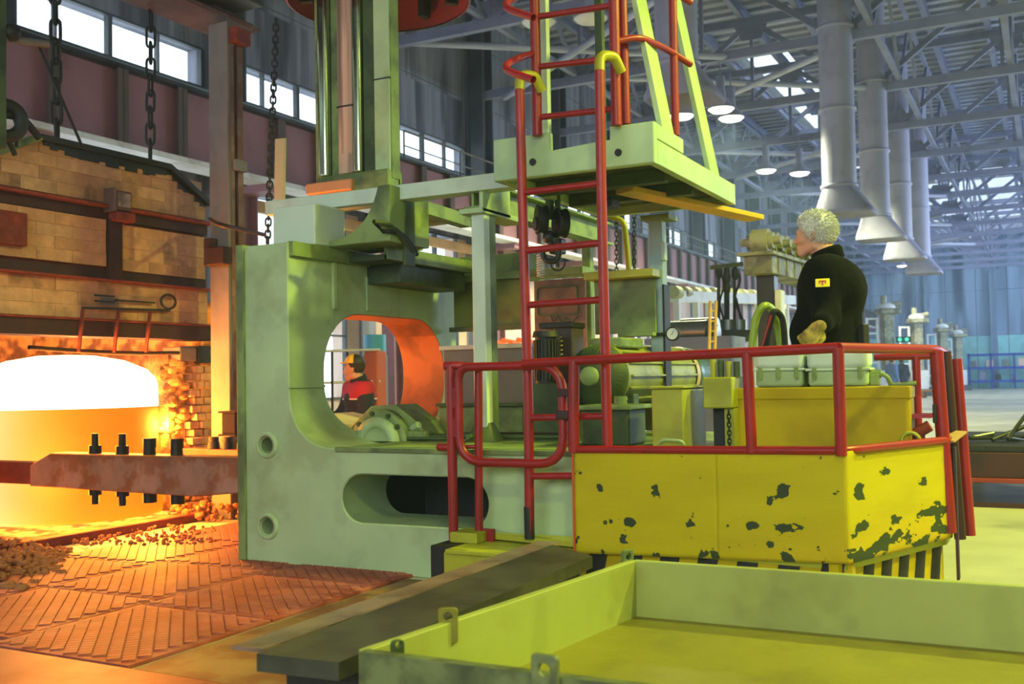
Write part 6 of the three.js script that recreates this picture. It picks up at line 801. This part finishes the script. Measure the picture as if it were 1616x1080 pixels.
  const pk = thing('wall_plank', 'pale plank standing upright left of the press column', 'plank'); mesh('plank', bar(oD(441, 335, 8.6), oD(443, 219, 8.6), 0.1, 0.03, 0.004, V(0, 0, -1)), mat('#b9b088', { rough: 0.7 }), pk);
  chain('long dark drive chain hanging in front of the window left of the press column', oD(436, 30, 9.2), oD(422, 385, 9.0), 0.075, 0.009, 0.045, M.black, null);
  const yr = thing('yellow_rail', 'long ochre rail along the left wall below the crane girder', 'rail'); mesh('rail', bar(oX(385, 322, -12.1), oX(845, 415, -12.1), 0.12, 0.2), mat('#c9953c', { rough: 0.6 }), yr);
  // things seen through the frame window beyond the seated worker
  const bt = thing('blue_tank', 'bright blue tank by the window beyond the seated worker', 'tank'), c = oD(592, 545, 14); mesh('shell', new THREE.CylinderGeometry(0.15, 0.15, 0.28, 28).translate(c.x, c.y, c.z), mat('#4fb0dc', { rough: 0.4 }), bt); mesh('stand', B(c.x - 0.12, c.x + 0.12, 0, c.y - 0.14, c.z - 0.12, c.z + 0.12), M.truss, bt);
  const rb = thing('orange_box', 'orange-red sheet steel box behind the seated worker', 'box'), e = oD(592, 575, 12.5); mesh('body', B(e.x - 0.1, e.x + 0.1, 0.9, e.y + 0.16, e.z - 0.1, e.z + 0.1, 0.02), mat('#d0603a', { rough: 0.6 }), rb); mesh('stand', B(e.x - 0.08, e.x + 0.08, 0, 0.9, e.z - 0.08, e.z + 0.08), M.redDark, rb);
  const hr = thing('white_handrail', 'thin white handrail in front of the tall window beyond the worker', 'handrail'); for (const y of [555, 605]) mesh('rail', rod(oD(490, y, 12.4), oD(600, y - 3, 12.4), 0.015), M.white, hr); for (const x of [524, 548]) mesh('post', rod(oD(x, 556, 12.4), oD(x, 640, 12.4).setY(0), 0.015), M.black, hr);
  const hb2 = thing('hot_billets', 'small heap of red-hot billets glowing far behind the grey cabinet', 'billets'), hc = oD(805, 538, 16); mesh('trolley', B(hc.x - 0.5, hc.x + 0.5, 0, hc.y - 0.1, hc.z - 0.3, hc.z + 0.3), M.truss, hb2); for (let k = 0; k < 6; k++) mesh('hot_billet', rod(V(hc.x - 0.4 + k * 0.13, hc.y - 0.08 + (k % 2) * 0.05, hc.z - 0.3), V(hc.x - 0.36 + k * 0.13, hc.y - 0.05 + (k % 2) * 0.05, hc.z + 0.3), 0.035, 10), new THREE.MeshStandardMaterial({ color: 0x401008, roughness: 0.9, emissive: new THREE.Color(1, 0.16, 0.02), emissiveIntensity: 1.0 }), hb2); pointLight(hc.x, hc.y + 0.2, hc.z + 0.1, FIRE, 0.6, 3);
}
// thin blue haze of the hall
scene.fog = new THREE.FogExp2(new THREE.Color(0.45, 0.64, 1.0), 0.0032);
renderer.render(scene, camera);
